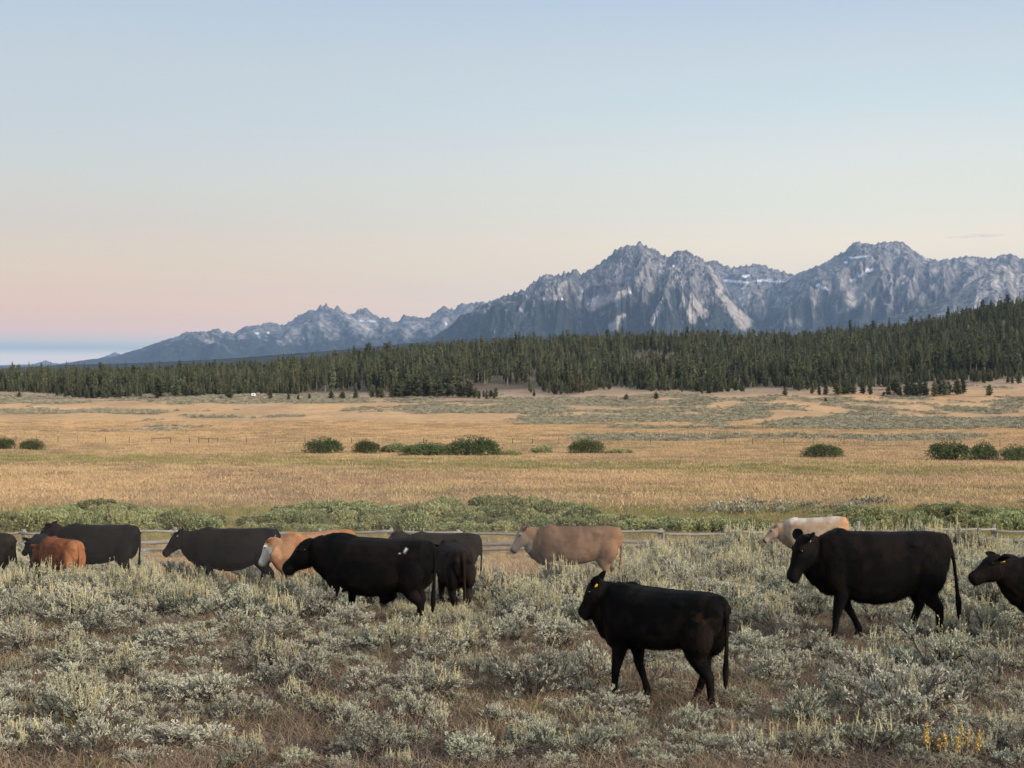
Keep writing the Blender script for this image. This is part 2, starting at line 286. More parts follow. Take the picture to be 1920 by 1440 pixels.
# ------------------------------------------------------------------ mountains
def massif(name, label, line, D, L, nu, nv, zb_row=700, seed=0, amp=0.30, tree=(0.62, 0.2), snow=(), pale=(), green=(), rockc=(0.165, 0.16, 0.16), spurs=(), bulge=1.0, jag=1.0, forest_all=False, fcol=(0.03, 0.04, 0.036)):
    ln = np.array(line, float); u = np.linspace(ln[0, 0], ln[-1, 0], nu)
    row = np.interp(u, ln[:, 0], ln[:, 1])
    hi_ = np.clip((690 - row) / 120, 0, 1)
    row = row - jag * hi_ * (8.0 * (1 - np.abs(pn(u * 0.085 + seed, u * 0 + seed))) ** 3 + 3.4 * (1 - np.abs(pn(u * 0.23 + seed, u * 0 + 3.3))) ** 2.5 - 4.6)
    vv = np.concatenate([np.linspace(-0.5, -0.04, 7), np.linspace(0, 1, nv) ** 1.25])
    U, V = np.meshgrid(u, vv); ROW = np.broadcast_to(row, U.shape)
    DD = D * (1 + 0.02 * pn(U * 0.006 + seed, U * 0 + 1.7))
    s = U / 100.0
    warp = 0.35 * fbm(s * 1.3 + seed, V * 1.6, 3)
    big = 0.5 * (ridged(s * 1.0 + 0.7 * V + warp + seed * 3.1, V * 0.6 + seed, 2) + ridged(s * 1.0 - 0.7 * V - warp + seed * 1.7, V * 0.6 + seed, 2))
    rib = 0.5 * (ridged(s * 2.5 + 3.6 * V + 2.0 * warp, V * 4.0 + seed, 4) + ridged(s * 2.5 - 3.6 * V + 2.0 * warp + 9, V * 4.0 + seed, 4)); fine = ridged(s * 9 + 6 * V + 4 * warp, V * 17, 4)
    vp = np.clip(V, 0, 1); win = vp ** 0.6 * (1 - vp) ** 0.5
    def soft(a, sg):
        k_ = np.exp(-0.5 * (np.arange(-60, 61) * (u[1] - u[0]) / sg) ** 2); k_ /= k_.sum(); return np.convolve(np.pad(a, 60, mode='edge'), k_, 'valid')
    r1, r2 = soft(row, 5.0), soft(row, 16.0)                    # teeth of the crest die out quickly down the face
    e1, e2 = np.exp(-np.abs(V) / 0.045), np.exp(-np.abs(V) / 0.16); ROW = r2 + (r1 - r2) * e2 + (row - r1) * e1
    zc = (HOR - ROW) / F * DD; zb = (HOR - zb_row) / F * (DD - L)
    f = np.where(V >= 0, (1 - vp) ** (1.25 * bulge), 1 - 1.3 * (-V))
    y = DD - L * V - L * 0.20 * win * (big - 0.55)
    z = zb + (zc - zb) * f + (zc - zb) * win * amp * ((big - 0.6) * 1.1 + (rib - 0.6) * 0.75 + (fine - 0.6) * 0.24)
    R0 = HOR - F * (zb + (zc - zb) * f) / (DD - L * V); sp_ = np.zeros_like(U)                 # main spurs descending from the crest
    for line_ in spurs:
        dmin = np.full(U.shape, 1e9); tot = 0
        for (xa, ra), (xb, rb) in zip(line_[:-1], line_[1:]):
            t_ = np.clip(((U - xa) * (xb - xa) + (R0 - ra) * (rb - ra)) / ((xb - xa) ** 2 + (rb - ra) ** 2), 0, 1)
            dmin = np.minimum(dmin, np.hypot(U - xa - t_ * (xb - xa), R0 - ra - t_ * (rb - ra)))
        sp_ = np.maximum(sp_, np.exp(-(dmin + 5 * fbm(s * 6 + seed, V * 8, 2)) / 26.0))
    z = z + (zc - zb).max() * 0.16 * sp_ * sstep(0.03, 0.35, vp)
    x = (U - 960) / F * y
    v = np.stack([x, y, z + ZC], -1)
    n0, n1 = U.shape; ix = np.arange(n0 * n1).reshape(n0, n1)
    q = np.stack([ix[:-1, :-1], ix[1:, :-1], ix[1:, 1:], ix[:-1, 1:]], -1).reshape(-1, 4)
    me = mesh_from(name, v.reshape(-1, 3), q, [M['rock']], False)
    P = U; R = HOR - F * z / y                                  # where each vertex lies in the view: used to lay real snow, scree and timber
    rel = np.clip((z - zb) / np.maximum((zc - zb).max(), 1), -0.2, 1.2)
    rk = np.array(rockc); scree = np.array((0.36, 0.32, 0.29)); fo = np.array(fcol)
    n1_ = fbm(s * 5 + seed, V * 9, 4); n2_ = fbm(s * 13 + 5 * V, V * 30 + seed, 3)
    n3_ = fbm(s * 30, V * 72 + seed, 3); c = np.broadcast_to(rk, v.shape) * np.clip(1 + 0.35 * n1_ + 0.45 * n2_ + 0.35 * n3_ - 0.5 * sstep(0.5, 0.25, fine), 0.3, 2.2)[..., None]
    gully = sstep(0.52, 0.30, rib) * sstep(0.05, 0.35, vp)
    c = mixc(c, np.broadcast_to(scree, v.shape), gully * 0.65 + sstep(0.15, 0.6, n2_) * 0.3)
    fm = sstep(tree[0], tree[0] - tree[1], rel + 0.16 * n1_ + 0.10 * n2_ - 0.22 * (rib - 0.6))
    if forest_all: fm = np.ones_like(fm) * 0.95
    for (a, b, ra, rb, w) in green: fm = np.maximum(fm, w * sstep(a - 25, a + 25, P) * sstep(b + 25, b - 25, P) * sstep(ra - 10, ra + 10, R) * sstep(rb + 10, rb - 10, R) * (0.75 + 0.5 * n2_))
    c = mixc(c, np.broadcast_to(fo, v.shape), fm * sstep(-0.35, 0.15, n2_ * 0.8 + 0.7 * n3_ + 0.25 + 0.5 * (fm > 0.9)))
    for (x0, r0, x1, r1, w) in pale:                            # scree chutes
        dx, dr = x1 - x0, r1 - r0; t_ = np.clip(((P - x0) * dx + (R - r0) * dr) / (dx * dx + dr * dr), 0, 1)
        d = np.hypot(P - x0 - t_ * dx, R - r0 - t_ * dr); ww = w * (0.35 + 0.9 * t_)
        c = mixc(c, np.broadcast_to(scree * 1.15, v.shape), 0.85 * sstep(ww * 1.15, ww * 0.6, d + 3.0 * n2_))
    for (x0, r0, a, b, sl) in snow:
        d = ((P - x0) / a) ** 2 + ((R - r0 - sl * (P - x0)) / b) ** 2
        c = mixc(c, np.broadcast_to(np.array((0.80, 0.82, 0.86)), v.shape), sstep(1.5, 0.9, d + 0.3 * n2_))
    vcol(me, 'tone', np.clip(c, 0.015, 0.9).reshape(-1, 3))
    return link(name, me, kind='structure', label=label)

massif('mountain_far', 'tiny pale peaks on the far horizon at the left', [(-500, 688), (-200, 684), (-60, 686), (20, 684), (60, 683), (78, 678), (86, 675), (96, 680), (130, 684), (180, 674), (200, 667), (216, 660), (228, 666), (260, 662), (330, 664), (460, 680)],
       20500, 1800, 260, 30, 696, 4, 0.25, tree=(0.1, 0.1), jag=0.5)
massif('mountain_left', 'jagged blue-grey range fading away to the left', [(-300, 690), (-60, 688), (100, 684), (160, 675), (215, 668), (260, 655), (300, 641), (325, 634), (348, 623), (362, 624), (372, 621), (385, 625), (398, 618), (408, 616), (418, 624), (428, 621), (437, 628),
       (445, 622), (460, 613), (480, 611), (500, 606), (520, 607), (532, 610), (545, 602), (560, 592), (572, 588), (580, 582), (590, 583), (600, 574), (611, 571), (618, 575), (626, 581), (631, 570), (637, 578), (645, 586), (655, 591), (662, 588),
       (670, 582), (680, 580), (686, 577), (692, 584), (702, 592), (715, 597), (728, 595), (735, 602), (741, 606), (752, 599), (757, 591), (763, 594), (775, 595), (785, 598), (800, 596), (815, 587), (827, 580), (832, 575), (838, 579), (850, 580), (865, 570), (878, 572), (895, 567),
       (905, 568), (920, 565), (960, 566), (1010, 580), (1060, 600)], 16000, 4400, 620, 120, 706, 1, 0.30, tree=(0.60, 0.22), jag=0.7,
       snow=[(697, 602, 8, 1.6, 0.2), (678, 602, 5, 1.5, 0), (482, 625, 4, 2, 0), (503, 624, 3, 2, 0), (836, 607, 2, 4, 0)],
       pale=[(650, 592, 690, 622, 10), (668, 590, 700, 610, 9), (760, 604, 780, 612, 7), (540, 612, 560, 622, 5)], spurs=[[(611, 571), (570, 628), (500, 672)], [(611, 571), (655, 615), (720, 662)], [(686, 577), (722, 628), (760, 660)], [(836, 577), (800, 625), (700, 668)], [(408, 616), (378, 648), (300, 678)], [(500, 606), (470, 640), (400, 675)], [(895, 567), (850, 612), (790, 650)]], green=[(180, 620, 655, 690, 0.95), (600, 900, 645, 690, 0.9)])
massif('mountain_middle', 'saddle ridge with snow bands between the two summits', [(1230, 520), (1280, 503), (1320, 493), (1333, 490), (1345, 491), (1355, 498), (1370, 502), (1385, 501), (1400, 498), (1415, 496), (1430, 497), (1445, 504), (1455, 507), (1468, 508), (1480, 515), (1492, 516), (1505, 513), (1540, 520), (1600, 540)],
       14500, 5200, 360, 130, 700, 2, 0.26, tree=(0.60, 0.25), jag=0.6,
       snow=[(1380, 528, 22, 2.2, 0.09), (1430, 526, 16, 1.8, -0.05), (1398, 518, 8, 2.4, -0.3), (1455, 528, 14, 1.6, 0.0), (1478, 529, 8, 1.5, 0.05), (1392, 541, 3, 1.6, 0), (1388, 560, 3, 3, 0), (1350, 551, 4, 1.6, 0)],
       pale=[(1470, 540, 1530, 577, 3), (1360, 530, 1395, 560, 12)], spurs=[[(1415, 496), (1440, 540), (1520, 580)], [(1345, 491), (1400, 560), (1440, 620)]], green=[(1420, 1640, 590, 640, 0.7)])
massif('mountain_right', 'broad flat-topped blue-grey summit on the right', [(1380, 610), (1440, 560), (1470, 532), (1492, 516), (1510, 507), (1530, 500), (1550, 492), (1560, 483), (1575, 475), (1588, 470), (1592, 462), (1600, 456), (1610, 454), (1622, 457), (1635, 459), (1645, 456), (1655, 453), (1675, 454), (1690, 454),
       (1697, 459), (1710, 468), (1725, 478), (1740, 486), (1755, 488), (1765, 489), (1770, 484), (1780, 487), (1790, 484), (1800, 483), (1812, 480), (1825, 482), (1840, 484), (1865, 484), (1880, 479), (1895, 477), (1905, 480), (1920, 486), (1950, 495), (2000, 510), (2150, 540), (2400, 590)],
       12800, 3900, 640, 170, 700, 8, 0.30, tree=(0.57, 0.22), jag=0.5,
       snow=[(1612, 482, 11, 2, -0.15), (1596, 483, 4, 2, 0.2), (1586, 492, 3, 2, 0), (1612, 517, 6, 2.4, -0.6), (1626, 507, 4, 3, -0.3), (1634, 506, 4, 3, -0.6), (1600, 525, 6, 1.8, -0.2), (1547, 540, 8, 2, 0.25), (1534, 535, 4, 3, -0.3)],
       pale=[(1640, 520, 1600, 560, 14), (1720, 470, 1740, 486, 4), (1800, 487, 1830, 492, 6)], spurs=[[(1660, 454), (1640, 510), (1560, 565), (1480, 620)], [(1690, 454), (1722, 520), (1700, 600)], [(1600, 456), (1562, 505), (1500, 550)], [(1800, 483), (1775, 540), (1715, 610)], [(1895, 477), (1845, 530), (1790, 600)], [(1640, 510), (1655, 560), (1620, 620)]], green=[(1480, 1760, 585, 640, 0.75)])
massif('mountain_main', 'jagged grey granite peak with a long serrated left ridge', [(700, 676), (760, 658), (800, 640), (830, 621), (860, 603), (885, 587), (905, 574), (930, 564), (950, 554), (970, 547), (985, 545), (1000, 529), (1012, 521), (1022, 518), (1030, 515), (1040, 520), (1046, 515), (1051, 518), (1057, 510), (1062, 515), (1066, 508),
       (1070, 515), (1073, 505), (1080, 507), (1088, 514), (1095, 513), (1110, 504), (1123, 499), (1130, 490), (1140, 484), (1150, 472), (1160, 466), (1172, 463), (1182, 461), (1190, 462), (1200, 454), (1208, 460), (1220, 465), (1235, 473), (1248, 480), (1258, 483), (1265, 474), (1273, 472), (1280, 474), (1288, 471), (1300, 480), (1318, 487),
       (1330, 494), (1342, 508), (1355, 528), (1370, 552), (1390, 580), (1415, 605), (1445, 628), (1490, 655)], 11200, 3300, 900, 210, 702, 3, 0.33, tree=(0.64, 0.22), jag=0.7,
       snow=[(1092, 545, 1.8, 5, 0), (1180, 549, 4, 1.6, 0), (1054, 561, 2, 1.4, 0), (1102, 569, 2, 1.4, 0), (1121, 556, 3, 1.2, 0), (1263, 499, 2, 2, 0)],
       pale=[(1180, 545, 1110, 572, 11), (1262, 510, 1320, 590, 7), (1275, 540, 1300, 600, 8), (1345, 545, 1395, 605, 12), (1242, 560, 1222, 605, 4), (1170, 590, 1150, 612, 8), (1010, 560, 1040, 558, 5), (1330, 500, 1352, 540, 4)],
       spurs=[[(1200, 455), (1215, 500), (1258, 540), (1300, 600), (1335, 650)], [(1200, 455), (1165, 500), (1100, 555), (1010, 600), (900, 645)], [(1232, 500), (1198, 560), (1140, 625)], [(1288, 471), (1322, 530), (1392, 595)], [(1070, 510), (1045, 555), (960, 610)], [(985, 545), (930, 590), (850, 635)], [(1258, 540), (1250, 590), (1235, 640)]],
       green=[(1170, 1300, 580, 640, 0.85), (830, 1010, 600, 650, 0.9), (1010, 1170, 600, 640, 0.6)])
massif('mountain_spur', 'pale granite spur with a dark timbered left flank', [(1560, 640), (1620, 612), (1660, 597), (1700, 584), (1762, 563), (1800, 543), (1840, 518), (1862, 503), (1875, 497), (1895, 502), (1920, 515), (1960, 530), (2050, 560), (2300, 620)],
       9300, 2300, 330, 90, 702, 6, 0.28, tree=(0.15, 0.2), jag=0.35, rockc=(0.25, 0.24, 0.235), green=[(1560, 1762, 565, 650, 1.0), (1740, 1800, 545, 600, 0.6)])
massif('foothill', 'low dark timbered foothill in front of the mountains', [(-900, 694), (-200, 692), (0, 691), (125, 684), (250, 681), (400, 674), (525, 665), (640, 656), (750, 645), (850, 638), (950, 632), (1100, 630), (1300, 632), (1500, 632), (1650, 615), (1800, 605), (2000, 600), (2600, 640)],
       5200, 1700, 420, 40, 712, 9, 0.16, forest_all=True, jag=0.5)

def make_conifer(seed, young=False, bush=False):
    r = random.Random(seed); tr, cr = MB(), MB(); H = 14.0
    lean = r.uniform(-0.25, 0.25)
    tr.tube([(0, 0, -0.4), (lean * 0.3, 0, H * 0.45), (lean, 0, H * 0.96)], [0.19, 0.13, 0.03], 5)
    z0 = H * (0.08 if young else r.uniform(0.22, 0.42)); nb = 92 if young else 80; wmax = r.uniform(3.3, 3.9) if bush else r.uniform(1.9, 2.5) if young else r.uniform(1.25, 1.75)
    for i in range(nb):
        t = (i + r.random()) / nb; z = z0 + (H * 0.98 - z0) * t; a = i * 2.399 + r.uniform(-0.5, 0.5)
        prof = (1 - t) ** 0.75 * min(1.0, 0.45 + t * 2.6) + 0.05
        if bush: prof = math.sqrt(max(0, 1 - t * t)) * min(1.0, 0.55 + t * 2.5) * r.uniform(0.7, 1.1) + 0.04
        Lb = wmax * prof * r.uniform(0.55, 1.25) + 0.12; dr = r.uniform(-0.35, 0.12) + 0.45 * t
        d = Vector((math.cos(a), math.sin(a), dr)); p = Vector((lean * z / H, 0, z)); side = Vector((-math.sin(a), math.cos(a), 0))
        W = Lb * r.uniform(0.42, 0.7)
        for k in range(3):
            q = p + d * Lb * (0.12 + 0.27 * k); sz = (1.0, 0.85, 0.62)[k]
            tip = q + d * Lb * 0.5 * sz + side * r.uniform(-0.25, 0.25) * W + Vector((0, 0, r.uniform(-0.1, 0.25) * Lb))
            cr.poly([q + side * W * 0.55 * sz + Vector((0, 0, r.uniform(-0.35, 0.1) * W)), tip, q - side * W * 0.55 * sz + Vector((0, 0, r.uniform(-0.35, 0.1) * W)), q + Vector((0, 0, 0.22 * W))])
            cr.poly([q + Vector((0, 0, 0.34 * W)) + side * 0.2 * W, tip, q - Vector((0, 0, 0.38 * W)) - side * 0.15 * W])
    cr.tube([(lean, 0, H * 0.9), (lean, 0, H * 1.02)], [0.16, 0.02], 4)
    return tr, cr
CON = []
for i in range(9):
    tr, cr = make_conifer(100 + i, i >= 5, i >= 7); CON.append((tr.mesh('conifer_trunk', [M['trunk']]), cr.mesh('conifer_crown', [M['needle']])))
def src_collection(name, meshes):
    c = bpy.data.collections.new(name)
    for i, m in enumerate(meshes): c.objects.link(bpy.data.objects.new('%s_%03d' % (name, i), m))
    return c
def scatter(name, label, cat, srcs, P, rot, scl, idx):
    """one object of kind stuff: meshes instanced on points by geometry nodes"""
    me = bpy.data.meshes.new(name); me.vertices.add(len(P)); me.vertices.foreach_set('co', np.asarray(P, np.float32).ravel())
    for nm, ty, ar in (('rot', 'FLOAT_VECTOR', rot), ('scl', 'FLOAT_VECTOR', scl)):
        me.attributes.new(nm, ty, 'POINT').data.foreach_set('vector', np.asarray(ar, np.float32).ravel())
    me.attributes.new('idx', 'INT', 'POINT').data.foreach_set('value', np.asarray(idx, np.int32))
    o = link(name, me, kind='stuff', label=label, cat=cat)
    ng = bpy.data.node_groups.new(name, 'GeometryNodeTree')
    ng.interface.new_socket('Geometry', in_out='INPUT', socket_type='NodeSocketGeometry'); ng.interface.new_socket('Geometry', in_out='OUTPUT', socket_type='NodeSocketGeometry')
    N, Lk = ng.nodes, ng.links; gi = N.new('NodeGroupInput'); go = N.new('NodeGroupOutput'); iop = N.new('GeometryNodeInstanceOnPoints'); ci = N.new('GeometryNodeCollectionInfo')
    ci.inputs[0].default_value = srcs; ci.inputs[1].default_value = True; ci.inputs[2].default_value = True
    def na(nm, ty):
        a = N.new('GeometryNodeInputNamedAttribute'); a.data_type = ty; a.inputs[0].default_value = nm; return [x for x in a.outputs if x.enabled][0]
    iop.inputs['Pick Instance'].default_value = True
    Lk.new(gi.outputs[0], iop.inputs['Points']); Lk.new(ci.outputs[0], iop.inputs['Instance'])
    Lk.new(na('idx', 'INT'), iop.inputs['Instance Index'])
    er = N.new('FunctionNodeEulerToRotation'); Lk.new(na('rot', 'FLOAT_VECTOR'), er.inputs[0]); Lk.new(er.outputs[0], iop.inputs['Rotation'])
    Lk.new(na('scl', 'FLOAT_VECTOR'), iop.inputs['Scale']); Lk.new(iop.outputs[0], go.inputs[0])
    md = o.modifiers.new('scatter', 'NODES'); md.node_group = ng
    return o
def join2(a, b, ma, mb, name):
    m = MB(); m.v = list(a.v) + list(b.v); m.f = list(a.f) + [tuple(i + len(a.v) for i in f) for f in b.f]; m.mi = [0] * len(a.f) + [1] * len(b.f); return m.mesh(name, [ma, mb])
con_src = []
for i in range(9):
    tr, cr = make_conifer(100 + i, i >= 5, i >= 7); con_src.append(join2(tr, cr, M['trunk'], M['needle'], 'conifer'))
# forest stand: a point per tree
N_ = 20000
tt = rng.uniform(-0.52, 0.52, N_); dd = EDGE + (rng.random(N_) ** 1.15) * (1290 - EDGE) + 26 * fbm(tt * 26, tt * 0 + 2.2, 3)
fx, fy = tt * dd, dd; fz = G(fx, fy); pxf, rwf = proj(fx, fy, fz)
clear = ((pxf - 1215) / 55) ** 2 + ((rwf - 682) / 16) ** 2 < 1 + 0.6 * fbm(pxf * 0.03, rwf * 0.1, 2)
clear |= ((pxf - 940) / 75) ** 2 + ((rwf - 734) / 14) ** 2 < 1 + 0.5 * fbm(pxf * 0.05, rwf * 0.1, 2)
clear |= ((pxf - 650) / 90) ** 2 + ((rwf - 742) / 8) ** 2 < 1
clear |= ((pxf - 1860) / 110) ** 2 + ((rwf - 716) / 10) ** 2 < 1
thin = fbm(fx * 0.02, fy * 0.012, 3) < -0.62
keep = ~(clear | thin)
fx, fy, fz, pxf = fx[keep], fy[keep], fz[keep], pxf[keep]
hs = rng.uniform(0.45, 1.0, len(fx)) * np.where(rng.random(len(fx)) < 0.10, 1.28, 1.0)
hs = np.where(pxf < 520, hs * 0.84, hs)
front = fy < EDGE + 24 + 26 * fbm(fx / fy * 26, fx * 0 + 2.2, 3); hs = np.where(front, hs * rng.uniform(0.3, 0.95, len(fx)), hs)
fi0 = np.where(rng.random(len(fx)) < 0.3, rng.integers(7, 9, len(fx)), rng.integers(0, 5, len(fx))); fi = np.where(front & (rng.random(len(fx)) < 0.75), rng.integers(5, 9, len(fx)), fi0)
# a skirt of seedlings along the front
n3 = 2600; t3 = rng.uniform(-0.5, 0.5, n3); y3 = EDGE + 26 * fbm(t3 * 26, t3 * 0 + 2.2, 3) + rng.normal(4, 9, n3); x3 = t3 * y3; z3 = G(x3, y3); p3, r3 = proj(x3, y3, z3)
k3 = ~((((p3 - 940) / 80) ** 2 + ((r3 - 734) / 14) ** 2 < 1) | (((p3 - 650) / 90) ** 2 + ((r3 - 742) / 8) ** 2 < 1)) & (fbm(x3 * 0.03, y3 * 0 + 1, 2) > -0.35)
fx = np.concatenate([fx, x3[k3]]); fy = np.concatenate([fy, y3[k3]]); fz = np.concatenate([fz, z3[k3]]); pxf = np.concatenate([pxf, p3[k3]]); hs = np.concatenate([hs, rng.uniform(0.14, 0.42, k3.sum())]); fi = np.concatenate([fi, rng.integers(5, 9, k3.sum())])
inview = (pxf > -15) & (pxf < 1935); order = np.argsort(np.where(inview, fy, 1e9)); first = order[:240]; rest = np.setdiff1d(np.arange(len(fx)), first)
def conifer(loc, h, k, rz, label, group, wid=1.0):
    o = thing('conifer', label, 'tree', loc, rz, group, (h * wid, h * wid, h)); link('trunk', CON[k][0], o); link('crown', CON[k][1], o); return o
secs = [(130, 'at the left picture edge'), (280, 'above the two left willows'), (440, 'above the wire fence gate'), (560, 'beside the white camper'), (720, 'above the broad willow dome'), (880, 'above the meadow hedge'), (1030, 'around the bare bank'), (1180, 'above the round centre willow'), (1330, 'below the main peak'), (1480, 'below the snowy saddle'), (1640, 'above the lone right willow'), (1790, 'behind the loose clump'), (9999, 'at the right picture edge')]
for j in first:
    s_ = next(s for x, s in secs if pxf[j] < x); sz = 'tiny bushy' if hs[j] < 0.28 else 'short young' if hs[j] < 0.5 else 'middle-height' if hs[j] < 0.8 else 'tall dark'
    conifer((fx[j], fy[j], fz[j]), hs[j], int(fi[j]), rnd.uniform(0, 6.28), '%s conifer at the forest edge %s' % (sz, s_), '%s forest edge conifers %s' % (sz, s_), (1.25 if hs[j] < 0.5 else 1.0) * (0.62 if fi[j] >= 7 and hs[j] > 0.5 else 1.0))
nR = len(rest); wf_ = np.where(fi[rest] >= 7, 0.55, 1.0) * rng.uniform(0.85, 1.3, nR)
scatter('forest', 'dark conifer forest covering the hillside below the mountains', 'forest', src_collection('conifer_source', con_src), np.stack([fx[rest], fy[rest], fz[rest]], -1),
        np.stack([rng.normal(0, 0.02, nR), rng.normal(0, 0.02, nR), rng.uniform(0, 6.28, nR)], -1), np.stack([hs[rest] * wf_, hs[rest] * wf_, hs[rest]], -1), fi[rest])
lone = [(36, 747, 9), (107, 744, 10), (148, 745, 11), (187, 746, 13), (200, 739, 22), (224, 746, 18), (235, 739, 24), (297, 747, 28), (330, 746, 24), (430, 748, 18), (507, 748, 14), (541, 751, 10), (559, 751, 8), (580, 749, 8), (621, 749, 12), (643, 749, 11), (667, 748, 15),
        (697, 746, 18), (708, 746, 14), (715, 747, 14), (735, 746, 16), (745, 746, 20), (765, 745, 25), (780, 746, 30), (800, 745, 30), (820, 746, 26), (838, 745, 30), (862, 746, 20), (880, 746, 22), (892, 746, 14), (907, 745, 9), (920, 745, 10), (930, 745, 13), (1175, 751, 9), (1230, 749, 10),
        (1472, 742, 12), (1523, 739, 13), (1536, 741, 11), (1548, 741, 15), (1570, 742, 20), (1582, 740, 16), (1590, 740, 18), (1600, 740, 16), (1618, 740, 17), (1632, 741, 13), (1657, 744, 7), (1666, 743, 15), (1680, 739, 20), (1687, 744, 14), (1700, 743, 22), (1708, 741, 18), (1715, 745, 18), (1726, 741, 20), (1735, 744, 20), (1752, 745, 20), (1761, 741, 22), (1770, 743, 22),
        (1778, 740, 18), (1795, 741, 20), (1806, 738, 18), (1855, 743, 16), (1548, 753, 6), (1850, 714, 10), (1857, 716, 9), (1890, 718, 9), (1898, 719, 9), (1910, 720, 18)]
for i, (x_, r_, h_) in enumerate(lone):
    p = at(x_, r_); hh = h_ * p.y / F / 14.0 * 1.1
    if x_ < 480: lab, grp = 'small scattered conifer on the sage flat in front of the left forest', 'scattered conifers left'
    elif x_ < 1000: lab, grp = 'young conifer standing on the bare bank left of the picture centre', 'young conifers on the bank'
    elif x_ < 1300: lab, grp = ('lone stunted conifer on the sage flat, %s of two near centre' % ('left' if x_ < 1200 else 'right')), 'stunted conifers on the flat'
    elif x_ < 1830: lab, grp = 'bushy young conifer in the loose clump on the right flat', 'clump of young conifers on the right flat'
    else: lab, grp = 'small conifer on the bare slope at the far right', 'conifers on the right slope'
    conifer((p.x, p.y, p.z - 0.1), hh * 1.3, rnd.choice((7, 8)), rnd.uniform(0, 6.28), lab, grp, rnd.uniform(1.25, 1.7))
# white camper at the forest edge
p = at(475, 744)
tr_ = thing('camper_trailer', 'tiny white camper trailer parked at the forest edge left of centre', 'trailer', p, 0.3); tr_.scale = (0.55,) * 3
b = MB(); prof = [(-1.5, 0.5), (1.6, 0.5), (1.75, 1.2), (1.5, 2.3), (0.9, 2.6), (-1.2, 2.6), (-1.6, 2.2)]
for s_ in (-1, 1): b.poly([(x, s_ * 1.0, z) for x, z in (prof if s_ < 0 else prof[::-1])])
for (x0, z0), (x1, z1) in zip(prof, prof[1:] + prof[:1]): b.poly([(x0, -1, z0), (x0, 1, z0), (x1, 1, z1), (x1, -1, z1)])
link('shell', b.mesh('camper_shell', [M['white']]), tr_)
b = MB(); b.poly([(-0.6, -1.01, 1.5), (0.5, -1.01, 1.5), (0.5, -1.01, 2.1), (-0.6, -1.01, 2.1)]); link('window', b.mesh('camper_window', [M['glass']]), tr_)
for s_ in (-1, 1): b = MB(); b.tube([(0, s_ * 0.8, 0.35), (0, s_ * 1.05, 0.35)], [0.35, 0.35], 12); link('wheel', b.mesh('camper_wheel', [M['eye']]), tr_)

# ------------------------------------------------------------------ willows on the meadow and the thicket behind the fence
def make_willow(seed, n=1500, leaf=0.17, lumps=9, m=0):
    r = random.Random(seed); mb = MB(); st = MB()
    L = [(Vector((r.uniform(-0.72, 0.72), r.uniform(-0.6, 0.6), r.uniform(0.25, 0.62))), r.uniform(0.22, 0.36)) for _ in range(lumps)] + ([(Vector((0, 0, 0.38)), 0.58), (Vector((0.38, 0, 0.22)), 0.5), (Vector((-0.38, 0.05, 0.22)), 0.5), (Vector((0.1, -0.3, 0.25)), 0.45)] * 3 if m else [(Vector((0, 0, 0.42)), 0.5)])
    for _ in range(n):
        c, rad = r.choice(L); d = Vector((r.gauss(0, 1), r.gauss(0, 1), r.gauss(0.25, 1))).normalized()
        p = c + d * rad * (0.4 + 0.6 * r.random() ** 0.6)
        if m and (p.x / 0.95) ** 2 + (p.y / 0.9) ** 2 + (p.z / 0.92) ** 2 > 1.0 + r.uniform(-0.15, 0.12): p = Vector((p.x * 0.7, p.y * 0.7, p.z * 0.75))
        if p.z < 0.02: p.z = r.uniform(0.0, 0.12)
        q = (d + Vector((r.gauss(0, .45), r.gauss(0, .45), 0.55 + r.gauss(0, .4)))).normalized()
        for k in range(2):
            dd = (q + Vector((r.gauss(0, .5), r.gauss(0, .5), r.gauss(0, .5)))).normalized(); mb.leaf(p, dd, leaf * r.uniform(0.6, 1.2), leaf * 0.42, Vector((r.gauss(0, 1), r.gauss(0, 1), r.gauss(0, 1))))
    for _ in range(12):
        a = r.uniform(0, 6.28); e = r.uniform(0.3, 0.75); st.tube([(0.15 * math.cos(a), 0.15 * math.sin(a), -0.08), (e * .6 * math.cos(a), e * .5 * math.sin(a), 0.4), (e * math.cos(a), e * .8 * math.sin(a), 0.7)], [0.02, 0.014, 0.006], 4)
    return mb.mesh('willow_foliage', [M['willowdark' if m else 'willow']]), st.mesh('willow_stem', [M['willowstem']])
WD = [make_willow(300 + i, 3600, 0.075, 10, 1) for i in range(4)]; WL = [make_willow(320 + i, 1900, 0.15, 8, 0) for i in range(5)]
def willow(src, p, w, h, label, group, dpt=None):
    o = thing('willow_shrub', label, 'shrub', (p.x, p.y, p.z - 0.05), rnd.uniform(-0.4, 0.4) + rnd.choice((0, math.pi)), group, (w / 1.9, (dpt or w * 0.8) / 1.7, h / 0.9)); link('foliage', src[0], o); link('stem', src[1], o); return o
